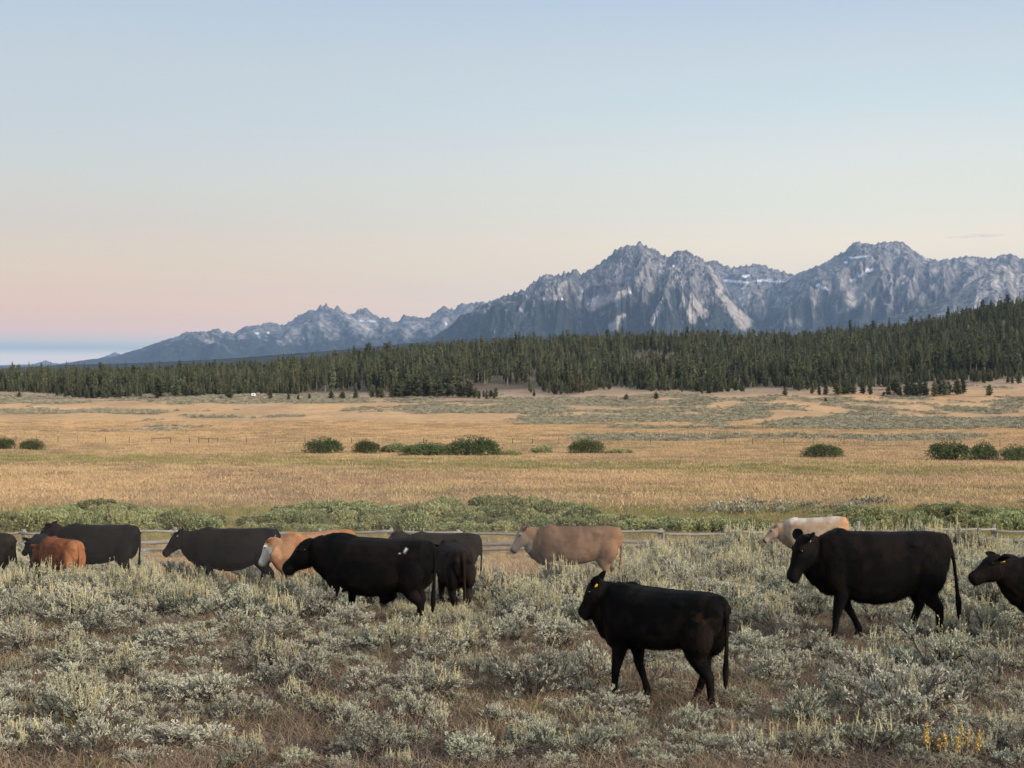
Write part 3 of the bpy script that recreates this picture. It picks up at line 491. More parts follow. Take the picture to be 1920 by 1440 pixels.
MW = [(6, 52, 822, 844, 'dark willow shrub cut off by the left edge of the meadow'), (61, 54, 825, 845, 'low dark willow shrub second from the left edge'), (605, 80, 824, 852, 'broad dark willow dome left of the meadow centre'), (686, 52, 829, 852, 'small round willow between the broad dome and the long willow hedge'),
      (748, 64, 835, 851, 'thin low willow at the left end of the long hedge'), (803, 100, 832, 856, 'long low willow making the middle of the meadow hedge'), (886, 92, 823, 856, 'tall dark willow at the right end of the meadow hedge'), (957, 56, 846, 855, 'ankle-high pale willow patch right of the hedge'), (1020, 50, 839, 852, 'small flat pale willow left of the round dark willow'),
      (1101, 78, 825, 852, 'round dark willow dome at the meadow centre'), (1160, 62, 843, 852, 'flat pale willow trailing right of the round willow'), (1542, 84, 836, 860, 'lone dark willow dome on the right meadow'), (1779, 88, 830, 865, 'largest dark willow dome at the right of the meadow'), (1843, 60, 832, 865, 'dark willow squeezed between two others at the right'), (1900, 70, 838, 866, 'dark willow cut off by the right edge of the meadow')]
for i, (cx, wpx, top, base, lab) in enumerate(MW):
    p = at(cx, base); k = p.y / F; pale_ = 'pale' in lab or 'thin' in lab
    willow(WL[i % 5] if pale_ else WD[i % 4], p, wpx * k * (1.3 if 'hedge' in lab else 1.1), (base - top) * k * 1.2, lab, 'willows on the meadow', wpx * k * 0.7)
# thicket: (x0, x1, top row at the crown)
top_env = np.array([(-80, 962), (40, 958), (120, 944), (190, 936), (240, 945), (330, 955), (390, 962), (420, 990), (455, 985), (480, 965), (540, 945), (620, 938), (700, 940), (760, 952), (800, 938), (870, 926), (960, 924), (1040, 930), (1100, 950), (1160, 962), (1260, 968), (1400, 970), (1480, 976), (1560, 962), (1600, 946), (1660, 946), (1700, 962), (1745, 946), (1800, 942), (1850, 950), (1900, 956), (2000, 958)])
n_ = 0
for row_ in (958, 966, 974, 983, 992, 1003):
    x_ = -60 + rnd.uniform(0, 40)
    while x_ < 1980:
        te = float(np.interp(x_, top_env[:, 0], top_env[:, 1])); hpx = rnd.uniform(20, 46) * (0.8 + 0.004 * (row_ - 950)); tp = row_ - hpx
        if tp < te - 2: hpx = max(0, row_ - te - rnd.uniform(0, 6))
        if hpx > 9:
            p = at(x_, row_); k = p.y / F
            sec = 'far left' if x_ < 190 else 'left' if x_ < 440 else 'left-centre' if x_ < 780 else 'centre' if x_ < 1180 else 'right-centre' if x_ < 1500 else 'right' if x_ < 1720 else 'far right'; part = 'near the rails' if row_ > 985 else 'in the middle' if row_ > 970 else 'on the far side'
            willow(WL[rnd.randrange(5)], p, rnd.uniform(52, 84) * k, hpx * k, 'yellow-green willow shrub %s of the %s thicket behind the fence' % (part, sec), 'willow shrubs %s of the %s thicket' % (part, sec)); n_ += 1
        x_ += rnd.uniform(34, 62)
# ------------------------------------------------------------------ log rail fence behind the cattle
fx0 = [-90, 43, 185, 327, 465, 600, 731, 861, 990, 1115, 1240, 1362, 1485, 1608, 1735, 1863, 1990]
def wob(seed, r0, n=8):
    r = random.Random(seed); return [r0 * r.uniform(0.82, 1.12) for _ in range(n)]
FP = []
fd = 60.0
for x_ in fx0:
    y = fd + 1.2 * math.sin(x_ * 0.004); xx = (x_ - 960) / F * y; FP.append(Vector((xx, y, g1(xx, y))))
fence = thing('rail_fence', 'weathered grey log rail fence running behind the cattle', 'fence', FP[8])
o0 = FP[8]
for i, p in enumerate(FP):
    hgt = {43: 1.12, 327: 1.18, 1362: 1.2, 1608: 1.35, 1863: 1.15}.get(fx0[i], rnd.uniform(1.02, 1.18)); q = p - o0; b = MB(); lx, ly = rnd.uniform(-0.06, 0.06), rnd.uniform(-0.04, 0.04)
    b.tube([(q.x, q.y + 0.1, q.z - 0.3), (q.x + lx * .5, q.y + 0.1, q.z + hgt * .5), (q.x + lx, q.y + 0.1 + ly, q.z + hgt - 0.02), (q.x + lx, q.y + 0.1 + ly, q.z + hgt)], [0.10, 0.095, 0.09, 0.06], 8)
    link('post', b.mesh('fence_post', [M['post']], False), fence)
    b = MB(); b.tube([(q.x + 0.12, q.y + 0.0, q.z - 0.2), (q.x + 0.10 + lx, q.y - 0.02, q.z + hgt * 0.8)], [0.05, 0.045], 6); link('stake', b.mesh('fence_stake', [M['post']]), fence)
for i in range(len(FP) - 1):
    a_, b_ = FP[i] - o0, FP[i + 1] - o0
    for hz, rr in ((0.93, 0.060), (0.54, 0.085), (0.27, 0.075)):
        pts = []; n8 = 8; sg = rnd.uniform(-0.10, 0.04); h0, h1 = hz + rnd.uniform(-0.09, 0.07), hz + rnd.uniform(-0.09, 0.07); ex = 0.12
        for k in range(n8):
            t = k / (n8 - 1); c = a_.lerp(b_, -ex / 2.9 + t * (1 + 2 * ex / 2.9)); pts.append((c.x, c.y + (0.0 if i % 2 else 0.09) - 0.03, c.z + h0 * (1 - t) + h1 * t + sg * math.sin(math.pi * t) + rnd.uniform(-0.012, 0.012)))
        b = MB(); b.tube(pts, wob(i * 7 + int(hz * 100), rr), 8); link('rail', b.mesh('fence_rail', [M['log']], True), fence)
# ------------------------------------------------------------------ wire fence across the meadow
wf = [(-25, 829, 0), (30, 829, 0), (68, 828, 0), (109, 829, 0), (146, 830, 1), (198, 832, 0), (242, 831, 0), (285, 832, 0), (320, 831, 0), (355, 832, 0), (373, 832, 0), (391, 832, 0), (408, 832, 0), (462, 833, 0), (517, 833, 0), (572, 832, 0), (620, 833, 0), (659, 833, 0), (685, 833, 0), (741, 834, 0), (794, 834, 0), (854, 834, 0), (916, 834, 0), (961, 834, 0), (999, 834, 0), (1048, 834, 0),
      (1110, 834, 0), (1160, 833, 0), (1220, 833, 0), (1285, 824, 1), (1292, 824, 1), (1317, 826, 1), (1360, 832, 0), (1411, 833, 0), (1470, 834, 0), (1525, 835, 0), (1582, 836, 0), (1622, 836, 1), (1671, 837, 1), (1733, 837, 2), (1802, 838, 0), (1875, 839, 0), (1940, 840, 0)]
pts = [at(x_, r_) for x_, r_, _ in wf]; o1 = pts[20]
wfo = thing('wire_fence', 'thin wire fence with slim posts crossing the far meadow', 'fence', o1)
for (x_, r_, lt), p in zip(wf, pts):
    q = p - o1; b = MB(); h = (1.25 if not lt else 1.4) * rnd.uniform(0.9, 1.1); l_ = rnd.uniform(-0.05, 0.05); b.tube([(q.x, q.y, q.z - 0.3), (q.x + l_, q.y, q.z + h)], [0.075 + 0.03 * (lt > 1), 0.065 + 0.03 * (lt > 1)], 6); link('post', b.mesh('wire_post', [M['post' if lt else 'darkpost']]), wfo)
for hz in (0.45, 0.8, 1.1):
    b = MB(); b.tube([(p.x - o1.x, p.y - o1.y, p.z - o1.z + hz) for p in pts], [0.006] * len(pts), 3); link('wire', b.mesh('wire_strand', [M['wire']]), wfo)
for (xa, xb, r_) in ((373, 408, 832), (285, 320, 831)):      # H braces beside the gate
    a_, b_ = at(xa, r_) - o1, at(xb, r_) - o1; b = MB(); b.tube([(a_.x, a_.y, a_.z + 1.0), (b_.x, b_.y, b_.z + 1.0)], [0.06, 0.06], 6); link('brace_rail', b.mesh('brace_rail', [M['darkpost']]), wfo)
sp = [(1330, 817), (1348, 816), (1363, 812), (1377, 809), (1395, 806), (1412, 803), (1430, 801), (1450, 798), (1457, 797)]
pts = [at(*q) for q in sp]; o2 = pts[4]; wf2 = thing('wire_fence', 'short row of slim fence posts climbing away beyond the meadow', 'fence', o2)
for p in pts: q = p - o2; b = MB(); b.tube([(q.x, q.y, q.z - 0.3), (q.x, q.y, q.z + 1.2)], [0.07, 0.06], 5); link('post', b.mesh('wire_post', [M['darkpost']]), wf2)
# ------------------------------------------------------------------ cattle
def loft(mb, rings, n=18):
    """rings: (centre, lateral, normal, half width, half height, exponent); closed tube"""
    b = len(mb.v)
    for c, la, no, hw, hh, e in rings:
        c = Vector(c)
        for j in range(n):
            a = 2 * math.pi * j / n; ca, sa = math.cos(a), math.sin(a)
            k = (abs(ca) ** e + abs(sa) ** e) ** (-1.0 / e)
            mb.v.append(tuple(c + la * (hw * ca * k) + no * (hh * sa * k)))
    k = len(rings)
    for i in range(k - 1):
        for j in range(n):
            j2 = (j + 1) % n; mb.f.append((b + i * n + j, b + i * n + j2, b + (i + 1) * n + j2, b + (i + 1) * n + j)); mb.mi.append(0)
    mb.f.append(tuple(b + j for j in range(n))[::-1]); mb.f.append(tuple(b + (k - 1) * n + j for j in range(n))); mb.mi += [0, 0]
def path(mb, pts, n=14, lat=Vector((0, 1, 0)), e=2.0):
    """pts: (x, y, z, hh in the leg's plane, hw across)"""
    R = []
    for i, p in enumerate(pts):
        a, b = Vector(pts[max(i - 1, 0)][:3]), Vector(pts[min(i + 1, len(pts) - 1)][:3]); t = (b - a).normalized()
        no = t.cross(lat).normalized(); la = no.cross(t).normalized(); R.append((p[:3], la, no, p[4], p[3], e))
    loft(mb, R, n)
def blob(mb, c, r, n=12):
    path(mb, [(c[0] + r[0] * math.cos(a), c[1], c[2], max(1e-3, r[2] * math.sin(a)), max(1e-3, r[1] * math.sin(a))) for a in np.linspace(math.pi - 0.05, 0.05, 9)], n)
def smoothf(a, b, x): t = np.clip((x - a) / (b - a), 0, 1); return t * t * (3 - 2 * t)
def cow(label, name, d, px, head_az, s=1.0, fat=1.0, legs=((0.16, 0), (-0.14, 0), (-0.14, 0), (0.18, 0)), poll=(1.16, 1.30), pitch=48, yaw=0, neck=1.0, tail=(0, 0), belly=0.0, legl=1.0,
        coat=None, tag=None, udder=False, bull=False, ear_up=0.1, dz=0.0, vox=0.018, cat='cow', group=None, headlen=1.0, ears=(1, -1), depth=0.89, tilt=0.0, sx=1.0, hs=1.0):
    x, y = (px - 960) / F * d, d
    # heading: 0 = straight left across the view, positive = turned away from the camera
    rz = math.pi - math.radians(head_az)
    root = thing(name, label, cat, (x, y, g1(x, y) - 0.02 + dz), rz, group)
    mb = MB(); Y = Vector((0, 1, 0)); Z = Vector((0, 0, 1))
    lz = (legl - 1) * 0.5                                     # leg length lifts the trunk
    tor = [(-0.975, 1.06, 0.10, 0.09), (-0.955, 1.03, 0.215, 0.17), (-0.87, 1.00, 0.295, 0.225), (-0.68, 0.955, 0.36, 0.265), (-0.45, 0.905, 0.405, 0.305), (-0.2, 0.865, 0.435 + belly * .5, 0.335), (0.05, 0.85, 0.455 + belly * .5, 0.35),
           (0.28, 0.86, 0.45 + belly * .3, 0.335), (0.48, 0.895, 0.42, 0.30), (0.66, 0.93, 0.385, 0.255), (0.80, 0.94, 0.31, 0.20), (0.90, 0.92, 0.20, 0.13), (0.945, 0.91, 0.09, 0.06)]
    loft(mb, [((a, 0, zc + lz + hh * (1 - depth) - (belly * 0.5 if -0.3 < a < 0.35 else 0)), Y, Z, hw * fat, hh * depth, 2.8) for a, zc, hh, hw in tor], 22)
    blob(mb, (0.64, 0, 0.70 + lz), (0.24, 0.15 * fat, 0.17 * (1.25 if bull else 1)))           # brisket
    path(mb, [(0.60, 0, 0.80 + lz, 0.22, 0.17), (0.84, 0, 0.86 + lz, 0.22, 0.14), (0.98, 0, 0.96 + lz, 0.16, 0.10), (1.06, 0, 1.03 + lz, 0.08, 0.05)])   # throat and chest front
    for q in (-1, 1):
        blob(mb, (0.56, q * 0.20 * fat, 0.88 + lz), (0.20, 0.10, 0.30)); blob(mb, (-0.66, q * 0.185 * fat, 0.86 + lz), (0.25, 0.13, 0.30)); blob(mb, (-0.43, q * 0.215 * fat, 1.175 + lz), (0.15, 0.075, 0.07)); blob(mb, (0.52, q * 0.10, 1.24 + lz), (0.16, 0.07, 0.10)); blob(mb, (-0.90, q * 0.13 * fat, 1.12 + lz), (0.10, 0.06, 0.07))
    if udder: blob(mb, (-0.50, 0, 0.50 + lz), (0.20, 0.14, 0.15))
    if bull: path(mb, [(-0.25, 0, 0.55, 0.16, 0.10), (-0.14, 0, 0.44, 0.12, 0.07), (-0.10, 0, 0.34, 0.05, 0.04)]); blob(mb, (0.62, 0, 1.22), (0.36, 0.15, 0.13))
    for li, (q, fr) in enumerate(((1, 1), (-1, 1), (1, 0), (-1, 0))):
        dx, lf = legs[li]
        if fr:
            y_ = q * 0.165 * fat
            P = [(0.57, y_, 0.86 + lz, 0.15, 0.07), (0.52 + .05 * dx, y_, 0.66 + lz, 0.135, 0.085), (0.52 + .3 * dx, y_, 0.52 + lz * .8, 0.09, 0.075), (0.535 + .55 * dx + lf * .5, y_ * .97, 0.37 + lf * .45 + lz * .6, 0.062, 0.058), (0.53 + .68 * dx + lf * .3, y_ * .96, 0.30 + lf * .55 + lz * .5, 0.052, 0.05), (0.525 + .8 * dx, y_ * .95, 0.2 + lf * .8 + lz * .3, 0.042, 0.042),
                 (0.53 + .95 * dx - lf * .2, y_ * .95, 0.11 + lf, 0.053, 0.05), (0.55 + dx - lf * .35, y_ * .95, 0.055 + lf * 1.0, 0.05, 0.05), (0.57 + dx - lf * .45, y_ * .95, 0.0 + lf * .95, 0.068, 0.058)]
        else:
            y_ = q * 0.16 * fat
            P = [(-0.62, y_, 0.98 + lz, 0.22, 0.09), (-0.62 + .06 * dx, y_, 0.80 + lz, 0.215, 0.115), (-0.61 + .18 * dx, y_, 0.64 + lz, 0.16, 0.10), (-0.66 + .36 * dx, y_, 0.52 + lf * .3 + lz * .8, 0.10, 0.07), (-0.735 + .55 * dx - lf * .2, y_ * .97, 0.42 + lf * .5 + lz * .6, 0.07, 0.054), (-0.72 + .68 * dx - lf * .3, y_ * .96, 0.33 + lf * .6 + lz * .5, 0.055, 0.048),
                 (-0.70 + .82 * dx - lf * .3, y_ * .95, 0.22 + lf * .75 + lz * .3, 0.046, 0.045), (-0.69 + .95 * dx - lf * .35, y_ * .95, 0.115 + lf * .9, 0.055, 0.052), (-0.67 + dx - lf * .45, y_ * .95, 0.055 + lf * .95, 0.05, 0.05), (-0.65 + dx - lf * .55, y_ * .95, 0.0 + lf * .9, 0.068, 0.058)]
        path(mb, P)
    # neck and head, bent sideways by yaw about the shoulder
    yw = math.radians(yaw)
    def bend(p, w):
        a = yw * w; c = Vector((0.72, 0, 0)); r = Vector(p) - c; return Vector((c.x + r.x * math.cos(a) - r.y * math.sin(a), r.x * math.sin(a) + r.y * math.cos(a), p[2] if len(p) > 2 else 0))
    pxh, pzh = poll; pzh += lz; ph = math.radians(pitch)
    N0 = Vector((0.50, 0, 0.97 + lz)); N1 = Vector((0.80, 0, 1.00 + lz)).lerp(Vector((pxh, 0, pzh)), 0.08); NE = Vector((pxh - 0.03, 0, pzh - 0.05))
    ring = []
    for w, c, hh, hw in ((0, N0, 0.33, 0.19), (0.12, N1, 0.275 * neck, 0.165 * neck), (0.4, N1.lerp(NE, 0.45) + Vector((0, 0, -0.02)), 0.215 * neck, 0.13 * neck), (0.75, N1.lerp(NE, 0.8), 0.175 * neck, 0.112 * neck), (1, NE, 0.145, 0.10)):
        ring.append((bend(c, w), hh, hw, w))
    R = []
    for i, (c, hh, hw, w) in enumerate(ring):
        t_ = (ring[min(i + 1, 4)][0] - ring[max(i - 1, 0)][0]).normalized(); la = Vector((-math.sin(yw * w), math.cos(yw * w), 0)); no = t_.cross(la).normalized(); la = no.cross(t_); R.append((c, la, no, hw, hh, 2.2))
    loft(mb, R, 16)
    hd = Vector((math.cos(ph), 0, -math.sin(ph))); hn = Vector((math.sin(ph), 0, math.cos(ph))); PO = Vector((pxh, 0, pzh)); hl = headlen
    def hp(t_, o_=0.0, side_=0.0): return bend(PO + hd * (t_ * hl) + hn * o_ + Vector((0, side_, 0)), 1.0)
    la = Vector((-math.sin(yw), math.cos(yw), 0)); hnb = bend(PO + hn, 1.0) - bend(PO, 1.0)
    loft(mb, [(hp(t_, o_ * hs), la, hnb, hw * hs, hh * hs, e) for t_, o_, hh, hw, e in ((-0.07, -0.05, 0.05, 0.05, 2), (-0.04, -0.045, 0.095, 0.085, 2.2), (0.03, -0.06, 0.135, 0.112, 2.3), (0.11, -0.07, 0.152, 0.122, 2.3), (0.19, -0.075, 0.148, 0.112, 2.3), (0.28, -0.068, 0.118, 0.09, 2.3),
              (0.36, -0.058, 0.093, 0.076, 2.3), (0.43, -0.055, 0.088, 0.083, 2.4), (0.48, -0.056, 0.082, 0.084, 2.4), (0.515, -0.058, 0.066, 0.068, 2.2), (0.53, -0.06, 0.03, 0.03, 2))], 16)
    for q in (-1, 1): blob(mb, hp(0.14, 0.03, q * 0.095), (0.05, 0.03, 0.035), 8)
    # tail hangs from the tail head, with a switch
    ty, tx_ = tail
    path(mb, [(-0.86, 0, 1.25 + lz, 0.05, 0.05), (-0.94, 0, 1.245 + lz, 0.045, 0.045), (-0.995, ty * .1, 1.16 + lz, 0.036, 0.036), (-1.015 + tx_ * .25, ty * .35, 0.98 + lz, 0.028, 0.028), (-1.01 + tx_ * .55, ty * .65, 0.78 + lz, 0.026, 0.026), (-1.00 + tx_ * .8, ty * .85, 0.60 + lz, 0.032, 0.032), (-0.995 + tx_, ty, 0.46 + lz, 0.045, 0.04), (-0.99 + tx_ * 1.05, ty, 0.33 + lz, 0.03, 0.028), (-0.985 + tx_ * 1.08, ty, 0.27 + lz, 0.01, 0.01)], 10)
    me0 = mb.mesh('cow_parts', []); tmp = bpy.data.objects.new('tmp', me0); COL.objects.link(tmp)
    r = tmp.modifiers.new('r', 'REMESH'); r.mode = 'VOXEL'; r.voxel_size = vox; r.use_smooth_shade = True
    sm = tmp.modifiers.new('s', 'SMOOTH'); sm.factor = 0.5; sm.iterations = 3
    dg = bpy.context.evaluated_depsgraph_get(); me = bpy.data.meshes.new_from_object(tmp.evaluated_get(dg)); bpy.data.objects.remove(tmp)
    me.name = name + '_body'; me.materials.clear(); me.materials.append(M['coat'])
    co = np.empty(len(me.vertices) * 3, np.float32); me.vertices.foreach_get('co', co); co = co.reshape(-1, 3)
    ht = np.array([hp(0.30)]); hdv = np.array(hp(0.5) - hp(0.0)); hdv /= np.linalg.norm(hdv); tpos = (co - np.array(hp(0.0))) @ hdv / hl       # position along the face
    near_head = np.linalg.norm(co - np.array(hp(0.27, -0.05)), axis=1) < 0.31
    c = np.tile(np.array(coat['base']), (len(co), 1))
    nn = fbm(co[:, 0] * 2.5 + d, co[:, 2] * 2.5 + co[:, 1] * 1.3, 3)
    if 'dark' in coat: c = mixc(c, np.tile(np.array(coat['dark']), (len(co), 1)), np.clip(smoothf(-0.25, 0.5, nn + 0.5 * fbm(co[:, 0] * 7 + d, co[:, 2] * 7 + co[:, 1] * 3, 3)), 0, 1) * 0.9)  # patchy second tone: paints shading on pale coats, sheen on black ones
    if 'top' in coat: c = mixc(c, np.tile(np.array(coat['top']), (len(co), 1)), 0.75 * smoothf(coat.get('topz', 1.1), coat.get('topz', 1.1) + 0.22, co[:, 2] + 0.12 * nn))
    if 'belly' in coat: c = mixc(c, np.tile(np.array(coat['belly']), (len(co), 1)), smoothf(0.66, 0.42, co[:, 2] + 0.08 * nn) * 0.8)
    if 'leg' in coat: c = mixc(c, np.tile(np.array(coat['leg']), (len(co), 1)), smoothf(0.55, 0.30, co[:, 2]))
    if 'rear' in coat: c = mixc(c, np.tile(np.array(coat['rear']), (len(co), 1)), smoothf(-0.62, -0.9, co[:, 0] + 0.06 * nn))
    if 'face' in coat: c = mixc(c, np.tile(np.array(coat['face']), (len(co), 1)), (near_head * smoothf(coat.get('ft', 0.0), coat.get('ft', 0.0) + 0.1, tpos + 0.03 * nn)))
    c = mixc(c, np.tile(np.array(coat.get('nose', (0.012, 0.011, 0.011))), (len(co), 1)), near_head * smoothf(0.45, 0.49, tpos))
    for (qx, qy, qz, rad, colr, wt) in coat.get('spots', ()):
        dd_ = np.linalg.norm((co - np.array((qx, qy, qz))) * np.array((1, 0.6, 1)), axis=1); c = mixc(c, np.tile(np.array(colr), (len(co), 1)), wt * smoothf(rad * 1.25, rad * 0.55, dd_ + 0.05 * nn + 0.09 * fbm(co[:, 0] * 9, co[:, 2] * 14 + 3, 3)))
    c = mixc(c, np.tile(np.array((0.02, 0.017, 0.015)), (len(co), 1)), smoothf(0.065, 0.05, co[:, 2]))
    vcol(me, 'coat', np.clip(c, 0.003, 0.9))
    root.scale = (s * sx, s, s); root.rotation_euler.y = math.radians(tilt)
    body = link('body', me, root)
    if vox < 0.0185:                                          # short hair lying back and down over the hide
        nrm = np.empty(len(co) * 3, np.float32); me.vertices.foreach_get('normal', nrm); nrm = nrm.reshape(-1, 3); hr = np.random.default_rng(int(d * 10))
        pick = hr.integers(0, len(co), 26000); P_, N_v = co[pick] + hr.normal(0, 0.006, (26000, 3)), nrm[pick]
        dirs = N_v * hr.uniform(0.25, 0.7, (26000, 1)) + np.array((-0.45, 0, -0.7)) + hr.normal(0, 0.22, (26000, 3)); dirs /= np.linalg.norm(dirs, axis=1)[:, None]
        wv_ = np.cross(dirs, N_v); wv_ /= np.linalg.norm(wv_, axis=1)[:, None] + 1e-6; Lh = hr.uniform(0.012, 0.030, (26000, 1)) * np.where(P_[:, 2:3] < 0.3, 0.5, 1.0)
        hv = np.stack([P_ - wv_ * 0.0028, P_ + wv_ * 0.0028, P_ + dirs * Lh], 1).reshape(-1, 3); hm = mesh_from('hair', hv, np.arange(len(hv)).reshape(-1, 3), [M['coat']])
        vcol(hm, 'coat', np.repeat(np.clip(c[pick] * hr.uniform(0.7, 1.6, (26000, 1)), 0.003, 0.9), 3, axis=0)); link('hair', hm, root)
    for q in ears:                                            # ears: cupped leaves growing sideways from the poll
        e = MB(); base = hp(0.015, -0.015, q * 0.085); dirv = (la * q * 1.0 + Vector((0, 0, ear_up)) - (bend(PO + hd, 1.0) - bend(PO, 1.0)) * 0.12).normalized()
        back = (hnb * 0.75 - hd * 0.45); back = (back - dirv * back.dot(dirv)).normalized(); wv = dirv.cross(back).normalized()
        rows = []
        for t_, w_ in ((0, 0.03), (0.18, 0.056), (0.42, 0.074), (0.65, 0.066), (0.85, 0.04), (1.0, 0.006)):
            cpt = base + dirv * (0.225 * t_) - Vector((0, 0, 0.015 * t_ * t_)); rows.append([cpt + wv * (w_ * math.sin(a)) - back * (0.6 * w_ * (math.cos(a) - 1)) * 0.8 for a in np.linspace(-1.25, 1.25, 7)])
        for i in range(5):
            for j in range(6): e.poly([rows[i][j], rows[i][j + 1], rows[i + 1][j + 1], rows[i + 1][j]])
        em = e.mesh('ear', [M['coat']], True); vcol(em, 'coat', np.tile(np.array(coat.get('ear', coat['base'])), (len(e.v), 1)))
        eo = link('ear', em, root); so = eo.modifiers.new('t', 'SOLIDIFY'); so.thickness = 0.012
        if tag and q in tag:
            tm, tsz = tag[q]; tb = MB(); cpt = base + dirv * 0.085 + Vector((0, 0, -0.012)); fv = (-back * 1.0).normalized()
            up = Vector((0, 0, 1)); up = (up - fv * up.dot(fv)).normalized(); wv2 = up.cross(fv).normalized(); off = fv * 0.02
            shp = [(-0.3, 0), (0.3, 0), (0.55, -0.35), (0.6, -1.1), (0.4, -1.3), (-0.4, -1.3), (-0.6, -1.1), (-0.55, -0.35)]
            f_ = [cpt + off + wv2 * (a * tsz) + up * (b_ * tsz) for a, b_ in shp]; k_ = [p_ + fv * 0.006 for p_ in f_]
            tb.poly(k_); tb.poly(f_[::-1])
            for i in range(8): tb.poly([f_[i], f_[(i + 1) % 8], k_[(i + 1) % 8], k_[i]])
            link('ear_tag', tb.mesh('ear_tag', [M[tm]]), eo, label={'tagy': 'yellow ear tag', 'tagw': 'white ear tag', 'tagr': 'red ear tag', 'tago': 'orange ear tag'}[tm])
    for q in (-1, 1):
        e = MB(); blob(e, (0, 0, 0), (0.022, 0.018, 0.02), 8); link('eye', e.mesh('eye', [M['eye']], True), root, loc=hp(0.15, 0.022, q * 0.113))
    return root
BLK = dict(base=(0.0055, 0.0053, 0.0053), dark=(0.013, 0.0095, 0.008))  # second tone is lighter than base: brown sheen painted into the hide
BRN = dict(base=(0.016, 0.012, 0.010), dark=(0.024, 0.017, 0.013))
def K(b, **k): q = dict(b); q.update(k); return q
CATTLE = []
# near row
CATTLE.append(cow('young black heifer with a yellow ear tag walking nearest the camera', 'cow', 13.65, 1238, 36, 0.83, 0.93, sx=0.84, headlen=0.86, legs=((0.12, 0), (-0.22, 0.05), (-0.20, 0.0), (0.24, 0)), poll=(0.95, 1.31), pitch=54, yaw=24, hs=1.2, neck=1.25, depth=0.77, legl=1.12, tail=(0.05, -0.03), vox=0.015,
    coat=K(BLK, base=(0.0045, 0.0043, 0.0043), spots=[(-0.76, 0.2, 1.13, 0.06, (0.045, 0.025, 0.011), 0.5), (-0.92, 0.22, 0.85, 0.20, (0.022, 0.015, 0.010), 0.6)]), tag={1: ('tagy', 0.034), -1: ('tagr', 0.036)}, ear_up=0.75, group='cattle walking left'))
CATTLE.append(cow('big black cow at the right walking left in front of the calf', 'cow', 18.4, 1646, 3, 1.07, 0.93, legs=((0.12, 0), (-0.30, 0.05), (-0.14, 0), (0.22, 0)), poll=(1.08, 1.22), pitch=62, yaw=20, hs=1.1, neck=0.95, tail=(0.08, -0.10), belly=0.02, sx=0.85, depth=0.93, legl=1.06, vox=0.017, coat=BLK, tag={1: ('tagw', 0.016)}, ear_up=0.6, group='cattle walking left'))
CATTLE.append(cow('black calf with a round yellow ear tag cut off by the right edge', 'calf', 17.6, 2022, -4, 0.90, 0.95, poll=(1.15, 1.30), pitch=30, yaw=6, headlen=0.92, hs=1.15, neck=1.15, legl=1.1, vox=0.017, coat=BLK, tag={1: ('tagy', 0.05), -1: ('tagy', 0.05)}, ear_up=0.45, cat='calf', group='cattle walking left'))
CATTLE.append(cow('heavy black bull with a white fleck on its flank walking left', 'bull', 21.4, 706, 20, 1.02, 1.18, sx=0.92, legs=((0.28, 0), (0.0, 0), (-0.20, 0.0), (0.06, 0)), poll=(1.18, 1.19), pitch=38, neck=1.3, hs=1.28, headlen=1.2, tail=(0.05, 0.0), depth=0.93, belly=0.0, bull=True, legl=0.96, vox=0.018,
    coat=K(BLK, spots=[(-0.62, 0.35, 1.17, 0.038, (0.55, 0.54, 0.52), 1.0)]), tag={1: ('tago', 0.016)}, ear_up=-0.25, cat='bull', group='cattle walking left'))
CATTLE.append(cow('dark brown calf seen from behind next to the bull', 'calf', 23.6, 851, 78, 0.88, 0.84, legs=((0.1, 0), (-0.1, 0), (0.08, 0), (-0.08, 0)), poll=(1.12, 1.15), pitch=50, legl=1.08, coat=BRN, tail=(-0.03, 0), cat='calf', group='cattle walking left'))
# far row, half hidden by sagebrush
CATTLE.append(cow('dark brown cow behind the bull with only its rump showing', 'cow', 28.6, 828, 3, 0.98, 1.0, sx=0.8, tail=(-0.03, 0.0), coat=BRN, vox=0.022, group='cattle walking left'))
CATTLE.append(cow('taupe tan cow with a pale face walking left by the fence', 'cow', 31.0, 1078, -3, 1.08, 0.92, sx=0.93, depth=0.84, legs=((0.14, 0), (-0.12, 0), (0.1, 0), (-0.1, 0)), poll=(1.10, 1.26), pitch=55, yaw=6, neck=0.92, tail=(0, 0.02), vox=0.02,
    coat=dict(base=(0.19, 0.118, 0.076), dark=(0.125, 0.073, 0.046), face=(0.34, 0.265, 0.20), ft=0.02, belly=(0.18, 0.12, 0.085), leg=(0.27, 0.21, 0.155), rear=(0.25, 0.14, 0.08), nose=(0.05, 0.04, 0.035)), ear_up=0.55, group='cattle walking left'))
CATTLE.append(cow('orange cow with a white face turned partly towards the camera', 'cow', 27.5, 590, -46, 1.0, 1.05, legs=((0.05, 0), (-0.05, 0), (0.1, 0), (-0.1, 0)), poll=(1.02, 1.20), pitch=62, yaw=-52, sx=0.94, neck=0.95, belly=0.06, vox=0.02,
    coat=dict(base=(0.36, 0.195, 0.11), dark=(0.25, 0.12, 0.062), top=(0.40, 0.17, 0.065), topz=1.2, face=(0.72, 0.66, 0.58), ft=0.03, belly=(0.42, 0.25, 0.17), leg=(0.52, 0.38, 0.28), rear=(0.42, 0.16, 0.045), nose=(0.45, 0.3, 0.25)), ear_up=0.35, group='cattle walking left'))
CATTLE.append(cow('black cow with a white ear tag walking behind the orange cow', 'cow', 30.0, 436, -2, 1.05, 1.05, sx=0.93, legs=((-0.16, 0), (0.12, 0), (-0.2, 0.03), (0.14, 0)), poll=(1.14, 1.20), pitch=48, belly=0.04, tail=(0, -0.08), vox=0.02, coat=BLK, tag={1: ('tagw', 0.026)}, ear_up=0.5, group='cattle walking left'))
